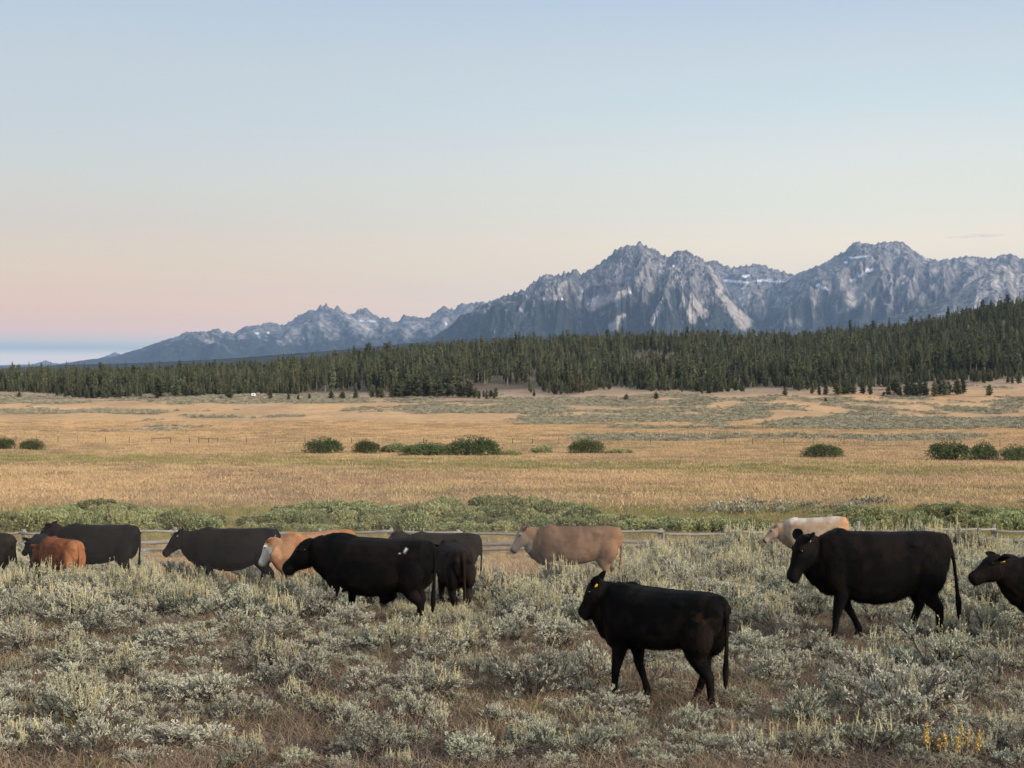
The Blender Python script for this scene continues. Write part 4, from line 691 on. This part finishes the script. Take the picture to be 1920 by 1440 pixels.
CATTLE.append(cow('large black cow behind the red calf at the left', 'cow', 32.5, 182, 3, 1.10, 1.08, sx=0.88, poll=(1.10, 1.28), pitch=40, vox=0.022, coat=BLK, ear_up=0.5, group='cattle walking left'))
CATTLE.append(cow('rust red calf beside the large black cow at the left', 'calf', 29.0, 114, 40, 0.82, 0.95, sx=0.8, poll=(1.06, 1.05), pitch=50, yaw=12, legl=1.1, vox=0.018,
    coat=dict(base=(0.235, 0.075, 0.03), dark=(0.14, 0.042, 0.018), rear=(0.36, 0.15, 0.07), belly=(0.2, 0.07, 0.03), spots=[(-0.62, 0.2, 0.5, 0.07, (0.6, 0.5, 0.42), 0.9)]), ear_up=0.5, cat='calf', group='cattle walking left'))
CATTLE.append(cow('black calf half hidden behind the rust red calf', 'calf', 30.2, 86, 58, 0.82, 0.95, poll=(1.06, 1.12), pitch=45, yaw=20, legl=1.1, vox=0.02, coat=BLK, ear_up=0.6, cat='calf', group='cattle walking left'))
CATTLE.append(cow('black cow leaving the picture at the left edge, rump showing', 'cow', 31.5, -42, 20, 0.95, 1.0, tail=(0.04, -0.16), vox=0.022, coat=K(BRN, base=(0.012, 0.010, 0.009)), group='cattle walking left'))
CATTLE.append(cow('blond cow with a back painted as lit white half hidden in the sagebrush', 'cow', 37.5, 1530, 8, 1.0, 1.0, sx=0.88, poll=(1.10, 1.12), pitch=40, yaw=4, vox=0.022, dz=0.24, tilt=4,
    coat=dict(base=(0.38, 0.285, 0.205), dark=(0.31, 0.21, 0.14), top=(0.80, 0.74, 0.66), topz=1.18, face=(0.36, 0.26, 0.20), ft=0.0, rear=(0.48, 0.27, 0.15), nose=(0.06, 0.05, 0.045)), ear_up=0.55, group='cattle walking left'))  # top whitens the back, painting the light on it into the coat
# ------------------------------------------------------------------ sagebrush
def make_sage(seed, size=1.0, stalks=0, dense=1.0, spread=1.0):
    """one big sagebrush about 0.9 m wide and 0.55 m high: crooked stems, leaf tufts at the twig ends, seed stalks"""
    r = random.Random(seed); lf, st, sk = MB(), MB(), MB(); tips = []
    for i in range(int(9 * dense) + 2):
        a = i * 2.399 + r.uniform(-.4, .4); el = r.uniform(0.42, 1.35); Lm = r.uniform(0.20, 0.34)
        d = Vector((math.cos(a) * math.cos(el) * spread, math.sin(a) * math.cos(el) * spread, math.sin(el) * 0.92)); p = Vector((r.uniform(-.05, .05), r.uniform(-.05, .05), -0.04))
        pl = [p.copy()]
        for k in range(3): p = p + (d + Vector((r.uniform(-.3, .3), r.uniform(-.3, .3), r.uniform(-.2, .25)))) * Lm / 3; pl.append(p.copy())
        st.tube(pl, [0.016, 0.013, 0.010, 0.007], 4, cap=False)
        for j in range(6):
            d2 = (d + Vector((r.gauss(0, .55), r.gauss(0, .55), r.gauss(0.25, .35)))).normalized(); b0 = pl[r.choice((2, 3, 3))]; L2 = r.uniform(0.10, 0.20); e2 = b0 + d2 * L2
            st.tube([b0, b0.lerp(e2, .5) + Vector((r.uniform(-.015, .015), r.uniform(-.015, .015), 0.01)), e2], [0.006, 0.004, 0.003], 3, cap=False)
            for k in range(4):
                d3 = (d2 + Vector((r.gauss(0, .5), r.gauss(0, .5), r.gauss(.45, .35)))).normalized(); L3 = r.uniform(0.05, 0.11); tips.append((e2 - d2 * r.uniform(0, 0.05), d3, L3))
    for (p, d, L) in tips:
        st.tube([p, p + d * L * .8], [0.003, 0.002], 3, cap=False)
        for k in range(13):
            t = 0.2 + 0.8 * k / 12; q = p + d * (L * t); dd = (d * 0.9 + Vector((r.gauss(0, .5), r.gauss(0, .5), r.gauss(.12, .42)))).normalized()
            lf.leaf(q, dd, r.uniform(0.022, 0.042), r.uniform(0.009, 0.015), Vector((r.gauss(0, 1), r.gauss(0, 1), r.gauss(0, 1))))
    for i in range(stalks):
        p, d, L = r.choice(tips)
        if p.z < 0.22: continue
        h = r.uniform(0.10, 0.26); top = p + Vector((r.uniform(-.05, .05), r.uniform(-.05, .05), h)); sk.tube([p, p.lerp(top, .5) + Vector((r.uniform(-.012, .012), r.uniform(-.012, .012), 0)), top], [0.003, 0.0055, 0.002], 3, cap=False)
        for k in range(7): t = 0.35 + 0.65 * k / 6; sk.leaf(p.lerp(top, t), Vector((r.gauss(0, .5), r.gauss(0, .5), 1)), 0.03, 0.011, Vector((r.gauss(0, 1), r.gauss(0, 1), 0.2)))
    return lf, st, sk
SG = []
for i in range(12):
    lf, st, sk = make_sage(500 + i, stalks=(0, 8, 42, 95)[i % 4], dense=(0.8, 1.0, 1.25)[i % 3], spread=(1.0, 1.25, 0.9)[i % 3])
    SG.append((lf.mesh('sage_foliage', [M['sage']]), st.mesh('sage_branch', [M['twig']]), sk.mesh('sage_seed_stalk', [M['stalk']]) if sk.v else None, (lf, st, sk)))
TALL = [i for i in range(12) if i % 4 >= 2]; BARE = [i for i in range(12) if i % 4 < 2]
# named big clumps read off the photograph: (x, base row, width px, height px, stalky)
BIG = [(60, 1410, 150, 60, 1), (40, 1330, 110, 60, 0), (150, 1330, 150, 75, 0), (300, 1320, 140, 60, 0), (390, 1330, 170, 80, 0), (455, 1365, 120, 75, 0), (560, 1300, 150, 90, 0), (660, 1375, 90, 60, 0), (690, 1310, 110, 70, 0), (350, 1410, 190, 60, 0), (470, 1425, 120, 50, 1), (820, 1385, 60, 60, 1), (940, 1365, 110, 50, 0), (880, 1430, 130, 60, 0),
       (1000, 1320, 190, 110, 0), (1100, 1290, 130, 90, 0), (940, 1290, 90, 60, 0), (1160, 1390, 100, 60, 0), (1300, 1385, 95, 70, 0), (1260, 1310, 70, 40, 0), (1410, 1430, 130, 70, 1), (1520, 1430, 130, 80, 1), (1510, 1370, 130, 90, 0), (1640, 1420, 180, 90, 1), (1700, 1360, 200, 120, 0), (1630, 1290, 130, 80, 0), (1780, 1330, 150, 90, 0), (1860, 1290, 120, 100, 1), (1760, 1270, 180, 110, 1), (1880, 1400, 110, 60, 1), (1820, 1430, 120, 60, 1),
       (1450, 1290, 130, 70, 0), (1410, 1240, 120, 60, 0), (1340, 1240, 70, 60, 0), (1560, 1250, 100, 55, 0), (1490, 1210, 100, 60, 0), (810, 1250, 160, 80, 1), (880, 1230, 110, 60, 1), (740, 1230, 130, 70, 1), (650, 1190, 110, 60, 0), (540, 1210, 130, 60, 0), (450, 1190, 120, 55, 0), (330, 1230, 140, 60, 0), (230, 1260, 150, 60, 0), (120, 1260, 130, 60, 1), (40, 1230, 110, 60, 1), (150, 1180, 150, 70, 1), (1040, 1220, 120, 70, 0), (970, 1190, 110, 60, 0), (1060, 1160, 120, 60, 0), (1465, 1042, 60, 46, 1), (1510, 1040, 70, 54, 1), (1560, 1042, 80, 58, 1), (1600, 1040, 60, 55, 1), (1640, 1046, 70, 56, 1), (1680, 1040, 90, 60, 1), (1730, 1042, 90, 62, 1), (1790, 1050, 90, 66, 1), (1430, 1050, 80, 46, 1), (1390, 1056, 70, 48, 1), (1830, 1210, 130, 80, 1), (1700, 1210, 130, 50, 1), (1880, 1230, 120, 60, 1)]
BIG += [(x_, 1053 + (x_ % 3), 78, 58 + (x_ * 7) % 13, 1) for x_ in range(1385, 1850, 38)]
SAGE = []     # x, y, width, height, stalky
for (x_, r_, w_, h_, s_) in BIG:
    p = at(x_, r_); k = p.y / F; SAGE.append((p.x, p.y, w_ * k * 1.15, h_ * k * 1.15, s_))
feet = [at(*q) for q in ((1165, 1275), (1210, 1300), (1275, 1305), (1335, 1340), (1550, 1205), (1640, 1195), (1240, 1290), (1600, 1205), (1520, 1180), (640, 1165), (690, 1160), (660, 1185), (720, 1180), (800, 1180), (412, 1095), (488, 1098), (412, 1110), (488, 1115), (845, 1160), (860, 1160), (1150, 1250), (1190, 1240))]
GRID = {}
def put(s_):
    SAGE.append(s_); GRID.setdefault((int(s_[0] // 1.4), int(s_[1] // 1.4)), []).append(s_)
_b = list(SAGE); SAGE.clear()
for s_ in _b: put(s_)
def free(x, y, rad, mult=0.62):
    cx, cy_ = int(x // 1.4), int(y // 1.4)
    for i in (-1, 0, 1):
        for j in (-1, 0, 1):
            for (a, b, w, h, s_) in GRID.get((cx + i, cy_ + j), ()):
                if (a - x) ** 2 + (b - y) ** 2 < ((w * 0.5 + rad) * mult) ** 2: return False
    return True
tries = 0
while tries < 15800 and len(SAGE) < 2600:
    tries += 1
    y = 10.2 + (60 - 10.2) * rnd.random() ** 0.72 if tries < 14000 else rnd.uniform(10.2, 17.5); x = rnd.uniform(-1, 1) * (0.37 * y + 4.5)
    if y > 57.5: continue
    px_, rw_ = proj(x, y, g1(x, y)); nz_ = float(fbm(np.array([x * 0.28]), np.array([y * 0.28 + 4]), 3)[0])
    far = y > 20
    if px_ < 1040 and y > 31.5 and 280 < px_ and nz_ < 0.55: continue          # the tan grass strip the far cattle walk on
    if px_ <= 280 and y > 33 and nz_ < 0.2: continue
    if nz_ < ((-0.24 if tries < 14000 else -0.5) if not far else -0.6): continue
    w = rnd.uniform(0.26, 0.6) if tries > 14000 else rnd.uniform(0.34, 1.0) if not far else rnd.uniform(0.55, 1.25); h = w * rnd.uniform(0.42, 0.62) * (1.0 if not far else 1.12)
    if px_ > 1150 and y > 30: w *= 1.15; h *= 1.3
    if (600 < px_ < 880 and 17.0 < y < 23.5) or (380 < px_ < 520 and 24.5 < y < 30): h = min(h, 0.3); w = min(w, 0.6)
    if not free(x, y, w * 0.5, 0.74 if not far else 0.55): continue
    if any((f.x - x) ** 2 + (f.y - y) ** 2 < (w * 0.5 + 0.12) ** 2 for f in feet): continue
    if any((c.location.x - x) ** 2 + (c.location.y - y) ** 2 < 0.55 ** 2 for c in CATTLE): continue
    put((x, y, w, h, 1 if (rnd.random() < (0.25 if not far else 0.62)) else 0))
def vis(s_):
    px_, rw_ = proj(s_[0], s_[1], g1(s_[0], s_[1])); return -30 < px_ < 1950 and rw_ - s_[3] * F / s_[1] < 1436
order = sorted([i for i in range(len(SAGE)) if vis(SAGE[i])], key=lambda i: -SAGE[i][2] / SAGE[i][1]); objs = set(order[:290])
cols = [(240, 'at the lower left corner', 'below the red calf'), (520, 'in the left foreground', 'below the left black cow'), (880, 'below the bull', 'around the bull'), (1110, 'between the bull and the heifer', 'below the taupe cow'), (1400, 'around the near heifer', 'behind the near heifer'), (1700, 'below the big right cow', 'around the big right cow'), (9999, 'in the lower right corner', 'around the right calf')]
stuff = []
for i, (x, y, w, h, s_) in enumerate(SAGE):
    z = g1(x, y) - 0.02; k = rnd.choice(TALL if s_ else BARE); rz = rnd.uniform(0, 6.28); sx = w / 0.92; sz = h / 0.55
    if i in objs:
        px_, rw_ = proj(x, y, z); c = next(c for c in cols if px_ < c[0]); size = 'wide' if w > 0.85 else 'small' if w < 0.55 else 'mid-sized'
        dp = 'nearest row' if y < 12.5 else 'front slope' if y < 16 else 'middle slope' if y < 22 else 'far slope'
        lab = '%s %s sagebrush %s, %s' % (size, 'silvery tan-stalked' if s_ else 'silver-green', c[1] if y < 17 else c[2], dp)
        o = thing('sagebrush', lab, 'shrub', (x, y, z), rz, lab.replace('sagebrush', 'sagebrush clumps'), (sx, sx * rnd.uniform(0.85, 1.1), sz))
        link('foliage', SG[k][0], o); link('branch', SG[k][1], o)
        if SG[k][2]: link('seed_stalk', SG[k][2], o)
    else: stuff.append((x, y, z, rz, sx, sz, k))
def join3(t, mats, name):
    m = MB()
    for i, a in enumerate(t):
        n0 = len(m.v); m.v += list(a.v); m.f += [tuple(j + n0 for j in f) for f in a.f]; m.mi += [i] * len(a.f)
    return m.mesh(name, mats)
src = src_collection('sage_source', [join3(SG[i][3], [M['sage'], M['twig'], M['stalk']], 'sage') for i in range(12)])
A = np.array(stuff)
scatter('sagebrush_cover', 'grey-green sagebrush covering the slope up to the rail fence', 'shrubs', src, A[:, :3], np.stack([A[:, 3] * 0, A[:, 3] * 0, A[:, 3]], -1), np.stack([A[:, 4], A[:, 4], A[:, 5]], -1), A[:, 6].astype(int))
# distant sagebrush flats and the sage band beyond the thicket
N_ = 90000
tt = rng.uniform(-0.40, 0.40, N_); yy = 262 + (655 - 262) * rng.random(N_) ** 0.8; xx = tt * yy; zz = G(xx, yy); pp, rr = proj(xx, yy, zz)
mk = far_sage_mask(pp, rr, xx, yy); kp = mk + rng.uniform(-0.3, 0.3, N_) > 0.2
n2 = 6000; t2 = rng.uniform(-0.40, 0.40, n2); y2 = rng.uniform(82, 150, n2); x2 = t2 * y2; z2 = G(x2, y2); p2, r2 = proj(x2, y2, z2)
k2 = (r2 > 905) & (r2 < 972) & (fbm(x2 * 0.06, y2 * 0.06, 3) + 0.9 * sstep(1150, 1350, p2) * np.exp(-((r2 - 950) / 14) ** 2) - 0.8 * sstep(1350, 1000, p2) > 0.85)
xx = np.concatenate([xx[kp], x2[k2]]); yy = np.concatenate([yy[kp], y2[k2]]); zz = np.concatenate([zz[kp], z2[k2]])
def make_farsage(seed):
    r = random.Random(seed); b = MB()
    for _ in range(85):
        d = Vector((r.gauss(0, 1), r.gauss(0, 1), abs(r.gauss(0, .8)))).normalized(); p = Vector((d.x * .55, d.y * .55, d.z * .42 + 0.05)) * r.uniform(.55, 1); b.leaf(p, d + Vector((r.gauss(0, .4), r.gauss(0, .4), .5)), r.uniform(.14, .26), .10, Vector((r.gauss(0, 1), r.gauss(0, 1), r.gauss(0, 1))))
    return b.mesh('far_sage', [M['sagefar']])
nF = len(xx); sF = rng.uniform(0.6, 1.6, nF) * np.where(yy < 200, 0.75, 1.0)
scatter('sagebrush_flats', 'bands of distant sagebrush across the golden flats', 'shrubs', src_collection('farsage_source', [make_farsage(i) for i in range(4)]), np.stack([xx, yy, zz], -1), np.stack([xx * 0, xx * 0, rng.uniform(0, 6.28, nF)], -1), np.stack([sF, sF, sF * rng.uniform(.7, 1.1, nF)], -1), rng.integers(0, 4, nF))
# ------------------------------------------------------------------ grass
def make_tuft(seed, n, wid, h0, h1, bw, m, lean=0.35):
    r = random.Random(seed); b = MB()
    for _ in range(n):
        a = r.uniform(0, 6.28); q = wid * math.sqrt(r.random()); p = Vector((q * math.cos(a), q * math.sin(a), -0.02)); h = r.uniform(h0, h1); l = Vector((r.gauss(0, lean), r.gauss(0, lean), 1)) * h
        a2 = r.uniform(0, 3.14); w = Vector((math.cos(a2), math.sin(a2), 0)) * bw; md = p + l * 0.55 + Vector((0, 0, h * .06))
        b.poly([p - w, p + w, md + w * .7, md - w * .7]); b.poly([md - w * .7, md + w * .7, p + l + Vector((l.x * .5, l.y * .5, -0.12 * h))])
    return b.mesh('tuft', [m])
near = src_collection('tuft_source', [make_tuft(i, 70, 0.20, 0.05, 0.17, 0.0028, M[('grassred', 'grassdry', 'grassred', 'grassgreen')[i % 4]], 0.5) for i in range(8)])
N_ = 24000; y = 9.0 + (34 - 9.0) * rng.random(N_) ** 0.85; x = rng.uniform(-1, 1, N_) * (0.37 * y + 4.5); g_ = fbm(x * 0.4 + 9, y * 0.4, 3); kp = g_ > -0.5 + rng.uniform(-.3, .3, N_)
x, y, g_ = x[kp], y[kp], g_[kp]; n = len(x); s_ = rng.uniform(0.6, 1.5, n)
ii = np.where(rng.random(n) < np.clip(0.45 + 0.5 * g_, 0.1, .85), rng.choice([1, 5], n), np.where(rng.random(n) < 0.10, rng.choice([3, 7], n), rng.choice([0, 2, 4, 6], n)))
scatter('slope_grass', 'short rusty dry grass between the sagebrush', 'grass', near, np.stack([x, y, G(x, y)], -1), np.stack([x * 0, x * 0, rng.uniform(0, 6.28, n)], -1), np.stack([s_, s_, s_ * rng.uniform(.7, 1.2, n)], -1), ii)
mid = src_collection('midtuft_source', [make_tuft(20 + i, 60, 0.35, 0.14, 0.42, 0.006, M[('grassdry', 'grassgold', 'grassgreen', 'grassdry')[i % 4]], 0.3) for i in range(8)])
N_ = 26000; y = 29 + (105 - 29) * rng.random(N_) ** 0.85; x = rng.uniform(-0.42, 0.42, N_) * y; pp, rr = proj(x, y, G(x, y)); gr = meadow_green(pp, rr, x, y) * sstep(56, 66, y)
n = N_; s_ = rng.uniform(0.6, 1.35, n) * np.where((y > 50) & (y < 61.5), 0.55, 1.0); ii = np.where(rng.random(n) < gr * 0.8, rng.choice([2, 6], n), np.where(rng.random(n) < 0.4, rng.choice([1, 5], n), rng.choice([0, 3, 4, 7], n)))
scatter('verge_grass', 'tan dry grass along the rail fence', 'grass', mid, np.stack([x, y, G(x, y)], -1), np.stack([x * 0, x * 0, rng.uniform(0, 6.28, n)], -1), np.stack([s_, s_, s_], -1), ii)
farg = src_collection('meadowtuft_source', [make_tuft(40 + i, 70, 1.5, 0.16, 0.46, 0.022, M[('grassgold', 'grassdry', 'grassgreen', 'grassgold')[i % 4]], 0.35) for i in range(8)])
N_ = 42000; y = 95 + (430 - 95) * rng.random(N_) ** 0.9; x = rng.uniform(-0.40, 0.40, N_) * y; pp, rr = proj(x, y, G(x, y)); gr = meadow_green(pp, rr, x, y) * sstep(420, 300, y); mk = far_sage_mask(pp, rr, x, y) * sstep(255, 290, y)
kp = mk < 0.2; x, y, gr = x[kp], y[kp], gr[kp]; nb = fbm(x * 0.03, y * 0.02 + 5, 3); n = len(x); s_ = rng.uniform(0.6, 1.4, n)
ii = np.where(rng.random(n) < gr * 0.75, rng.choice([2, 6], n), np.where(rng.random(n) < 0.30 - 0.35 * nb, rng.choice([1, 5], n), rng.choice([0, 3, 4, 7], n)))
scatter('meadow_grass', 'golden dry meadow grass with green strips', 'grass', farg, np.stack([x, y, G(x, y)], -1), np.stack([x * 0, x * 0, rng.uniform(0, 6.28, n)], -1), np.stack([s_, s_, s_ * (0.6 + 0.5 * rng.random(n))], -1), ii)
# ------------------------------------------------------------------ dead brush, stones, rabbitbrush
def make_dead(seed, n=13, up=0.9):
    r = random.Random(seed); b = MB()
    for i in range(n):
        a = r.uniform(0, 6.28); el = r.uniform(0.15, up); d = Vector((math.cos(a) * math.cos(el), math.sin(a) * math.cos(el), math.sin(el))); p = Vector((0, 0, -0.03)); pl = [p.copy()]; L = r.uniform(.25, .5)
        for k in range(4): p = p + (d + Vector((r.gauss(0, .35), r.gauss(0, .35), r.gauss(.08, .3)))) * L / 4; pl.append(p.copy())
        b.tube(pl, [0.022, 0.017, 0.012, 0.008, 0.003], 5)
        for k in range(3): q = pl[r.choice((2, 3))]; e = q + (d + Vector((r.gauss(0, .6), r.gauss(0, .6), r.gauss(.2, .4)))) * 0.16; b.tube([q, e], [0.007, 0.002], 3)
    return b.mesh('dead_branch', [M['deadwood']])
DB = [make_dead(800 + i) for i in range(4)]
for j, (x_, r_, w_, lab) in enumerate([(535, 1326, 120, 'dead gnarled sagebrush fanning bare branches in the left foreground'), (1350, 1358, 90, 'bent dead branch by the hind hoof of the near heifer'), (410, 1370, 70, 'dark dead sage stump left of the picture centre'), (890, 1400, 60, 'small dark dead brush right of the lower centre'), (750, 1395, 60, 'dead brush tangle low on the slope below the bull'), (100, 1400, 120, 'dead branches lying in the lower left corner'), (1215, 1290, 110, 'bare dark brush between the legs of the heifer'), (1690, 1190, 120, 'bare tangled brush under the big right cow'), (1550, 1215, 60, 'dead twigs at the front hoof of the right cow'), (370, 1180, 90, 'dark dead brush on the slope below the left black cow')]):
    p = at(x_, r_); k = w_ * p.y / F / 0.75; o = link('dead_brush', DB[j % 4], None, p, lab, 'dead brush', 'dead sagebrush'); o.scale = (k, k, k * 0.85); o.rotation_euler.z = j * 1.7
def make_stone(seed):
    bm_ = MB(); r = random.Random(seed); n = 7; blob(bm_, (0, 0, 0), (0.5, 0.4, 0.25), 9); bm_.v = [tuple(c * (1 + 0.28 * r.uniform(-1, 1)) for c in v) for v in bm_.v]; return bm_.mesh('stone', [M['stone']], False)
ST = [make_stone(i) for i in range(4)]
for j, (x_, r_, w_, lab) in enumerate([(1355, 1434, 45, 'flat grey stone at the bottom edge right of centre'), (1400, 1340, 26, 'pale stone right of the near heifer'), (770, 1360, 22, 'small grey stone in the lower centre grass'), (690, 1240, 20, 'small stone below the bull')]):
    p = at(x_, r_); k = w_ * p.y / F; o = link('stone', ST[j], None, p, lab, 'stone', 'field stones'); o.scale = (k, k, k * .6)
p = at(1790, 1436); rb = thing('rabbitbrush', 'golden yellow rabbitbrush plumes at the lower right', 'plant', p)
for j in range(9):
    r = random.Random(j); b = MB(); x0, y0 = (j - 4) * 0.045 + r.uniform(-.02, .02), r.uniform(-.1, .1); h = r.uniform(.14, .30); b.tube([(x0, y0, -0.02), (x0 * 1.15, y0, h * .6), (x0 * 1.25, y0, h)], [0.004, 0.003, 0.002], 4); so_ = link('stem', b.mesh('rabbitbrush_stem', [M['stalk']]), rb)
    b = MB()
    for k in range(60): t = r.random(); q = Vector((x0 * (1 + .25 * (0.5 + .5 * t)), y0, h * (.5 + .55 * t))) + Vector((r.gauss(0, .012 * (1.2 - t)), r.gauss(0, .012 * (1.2 - t)), 0)); b.leaf(q, Vector((r.gauss(0, .6), r.gauss(0, .6), 1)), 0.022, 0.013, Vector((r.gauss(0, 1), r.gauss(0, 1), 0)))
    link('flower_plume', b.mesh('rabbitbrush_plume', [M['flower']]), rb)

def make_litter(seed):
    r = random.Random(seed); b = MB()
    for _ in range(26):
        a = r.uniform(0, 6.28); q = 0.28 * math.sqrt(r.random()); p = Vector((q * math.cos(a), q * math.sin(a), r.uniform(0.0, 0.03))); an = r.uniform(0, 6.28); L = r.uniform(0.04, 0.16); d = Vector((math.cos(an), math.sin(an), r.uniform(-.1, .45))) * L
        b.tube([p, p + d * .5 + Vector((r.uniform(-.01, .01), r.uniform(-.01, .01), .008)), p + d], [0.0035, 0.003, 0.0015], 3, cap=False)
    return b.mesh('litter', [M['twig']])
N_ = 6500; y = 9.0 + (26 - 9.0) * rng.random(N_) ** 0.85; x = rng.uniform(-1, 1, N_) * (0.37 * y + 4.5); s_ = rng.uniform(0.6, 1.6, N_)
scatter('twig_litter', 'dark fallen twigs and litter on the soil between the sagebrush', 'litter', src_collection('litter_source', [make_litter(i) for i in range(4)]), np.stack([x, y, G(x, y)], -1), np.stack([x * 0, x * 0, rng.uniform(0, 6.28, N_)], -1), np.stack([s_, s_, s_], -1), rng.integers(0, 4, N_))
# ------------------------------------------------------------------ air
def box_mesh(name, x0, x1, y0, y1, z0, z1, m):
    v = [(x, y, z) for x in (x0, x1) for y in (y0, y1) for z in (z0, z1)]
    return mesh_from(name, v, [(0, 1, 3, 2), (4, 6, 7, 5), (0, 4, 5, 1), (2, 3, 7, 6), (0, 2, 6, 4), (1, 5, 7, 3)], [m])
def volmat(name, col, dens, aniso=0.0):
    m = bpy.data.materials.new(name); m.use_nodes = True; n, l = m.node_tree.nodes, m.node_tree.links
    n.remove(n['Principled BSDF']); v = n.new('ShaderNodeVolumePrincipled'); v.inputs['Color'].default_value = (*col, 1); v.inputs['Density'].default_value = dens; v.inputs['Anisotropy'].default_value = aniso
    l.new(v.outputs[0], n['Material Output'].inputs['Volume']); return m
HAZE = 3.5e-5
link('haze', box_mesh('haze', -26000, 26000, -2500, 22800, -61, 1200, volmat('haze', (0.46, 0.66, 1.0), HAZE)), kind='stuff', label='thin blue morning haze between the meadow and the mountains')
# dust raised by the herd: flattened clouds of even density
def dust(px, d, rx, ry, rz, z, dens, label):
    b = MB(); blob(b, (0, 0, 0), (rx, ry, rz), 20); x = (px - 960) / F * d
    link('dust', b.mesh('dust', [volmat('dust', (0.86, 0.80, 0.73), dens)], True), None, (x, d, g1(x, d) + z), label, 'dust', None, 'stuff')
dust(560, 28.2, 7.5, 3.0, 1.5, 0.9, 0.0085, 'pale dust hanging among the left cattle')
dust(960, 27.8, 5.5, 2.6, 1.5, 0.8, 0.006, 'pale dust hanging in front of the taupe cow')

# small cloud above the right ridge, far beyond the haze
cl = MB()
for k, (cx, cz, rx, rz_) in enumerate(((0, 0, 260, 22), (300, 20, 330, 34), (560, 26, 160, 20), (-230, -12, 150, 12))): blob(cl, (cx, 0, cz), (rx, 220, rz_), 12)
y_ = 26000.0
cm_ = volmat('cloud', (0.80, 0.80, 0.84), 0.0022)
link('cloud', cl.mesh('cloud', [cm_], True), None, ((1810 - 960) / F * y_, y_, ZC + (HOR - 444) / F * y_), 'small grey sliver of cloud above the right ridge', 'cloud', None, 'stuff')
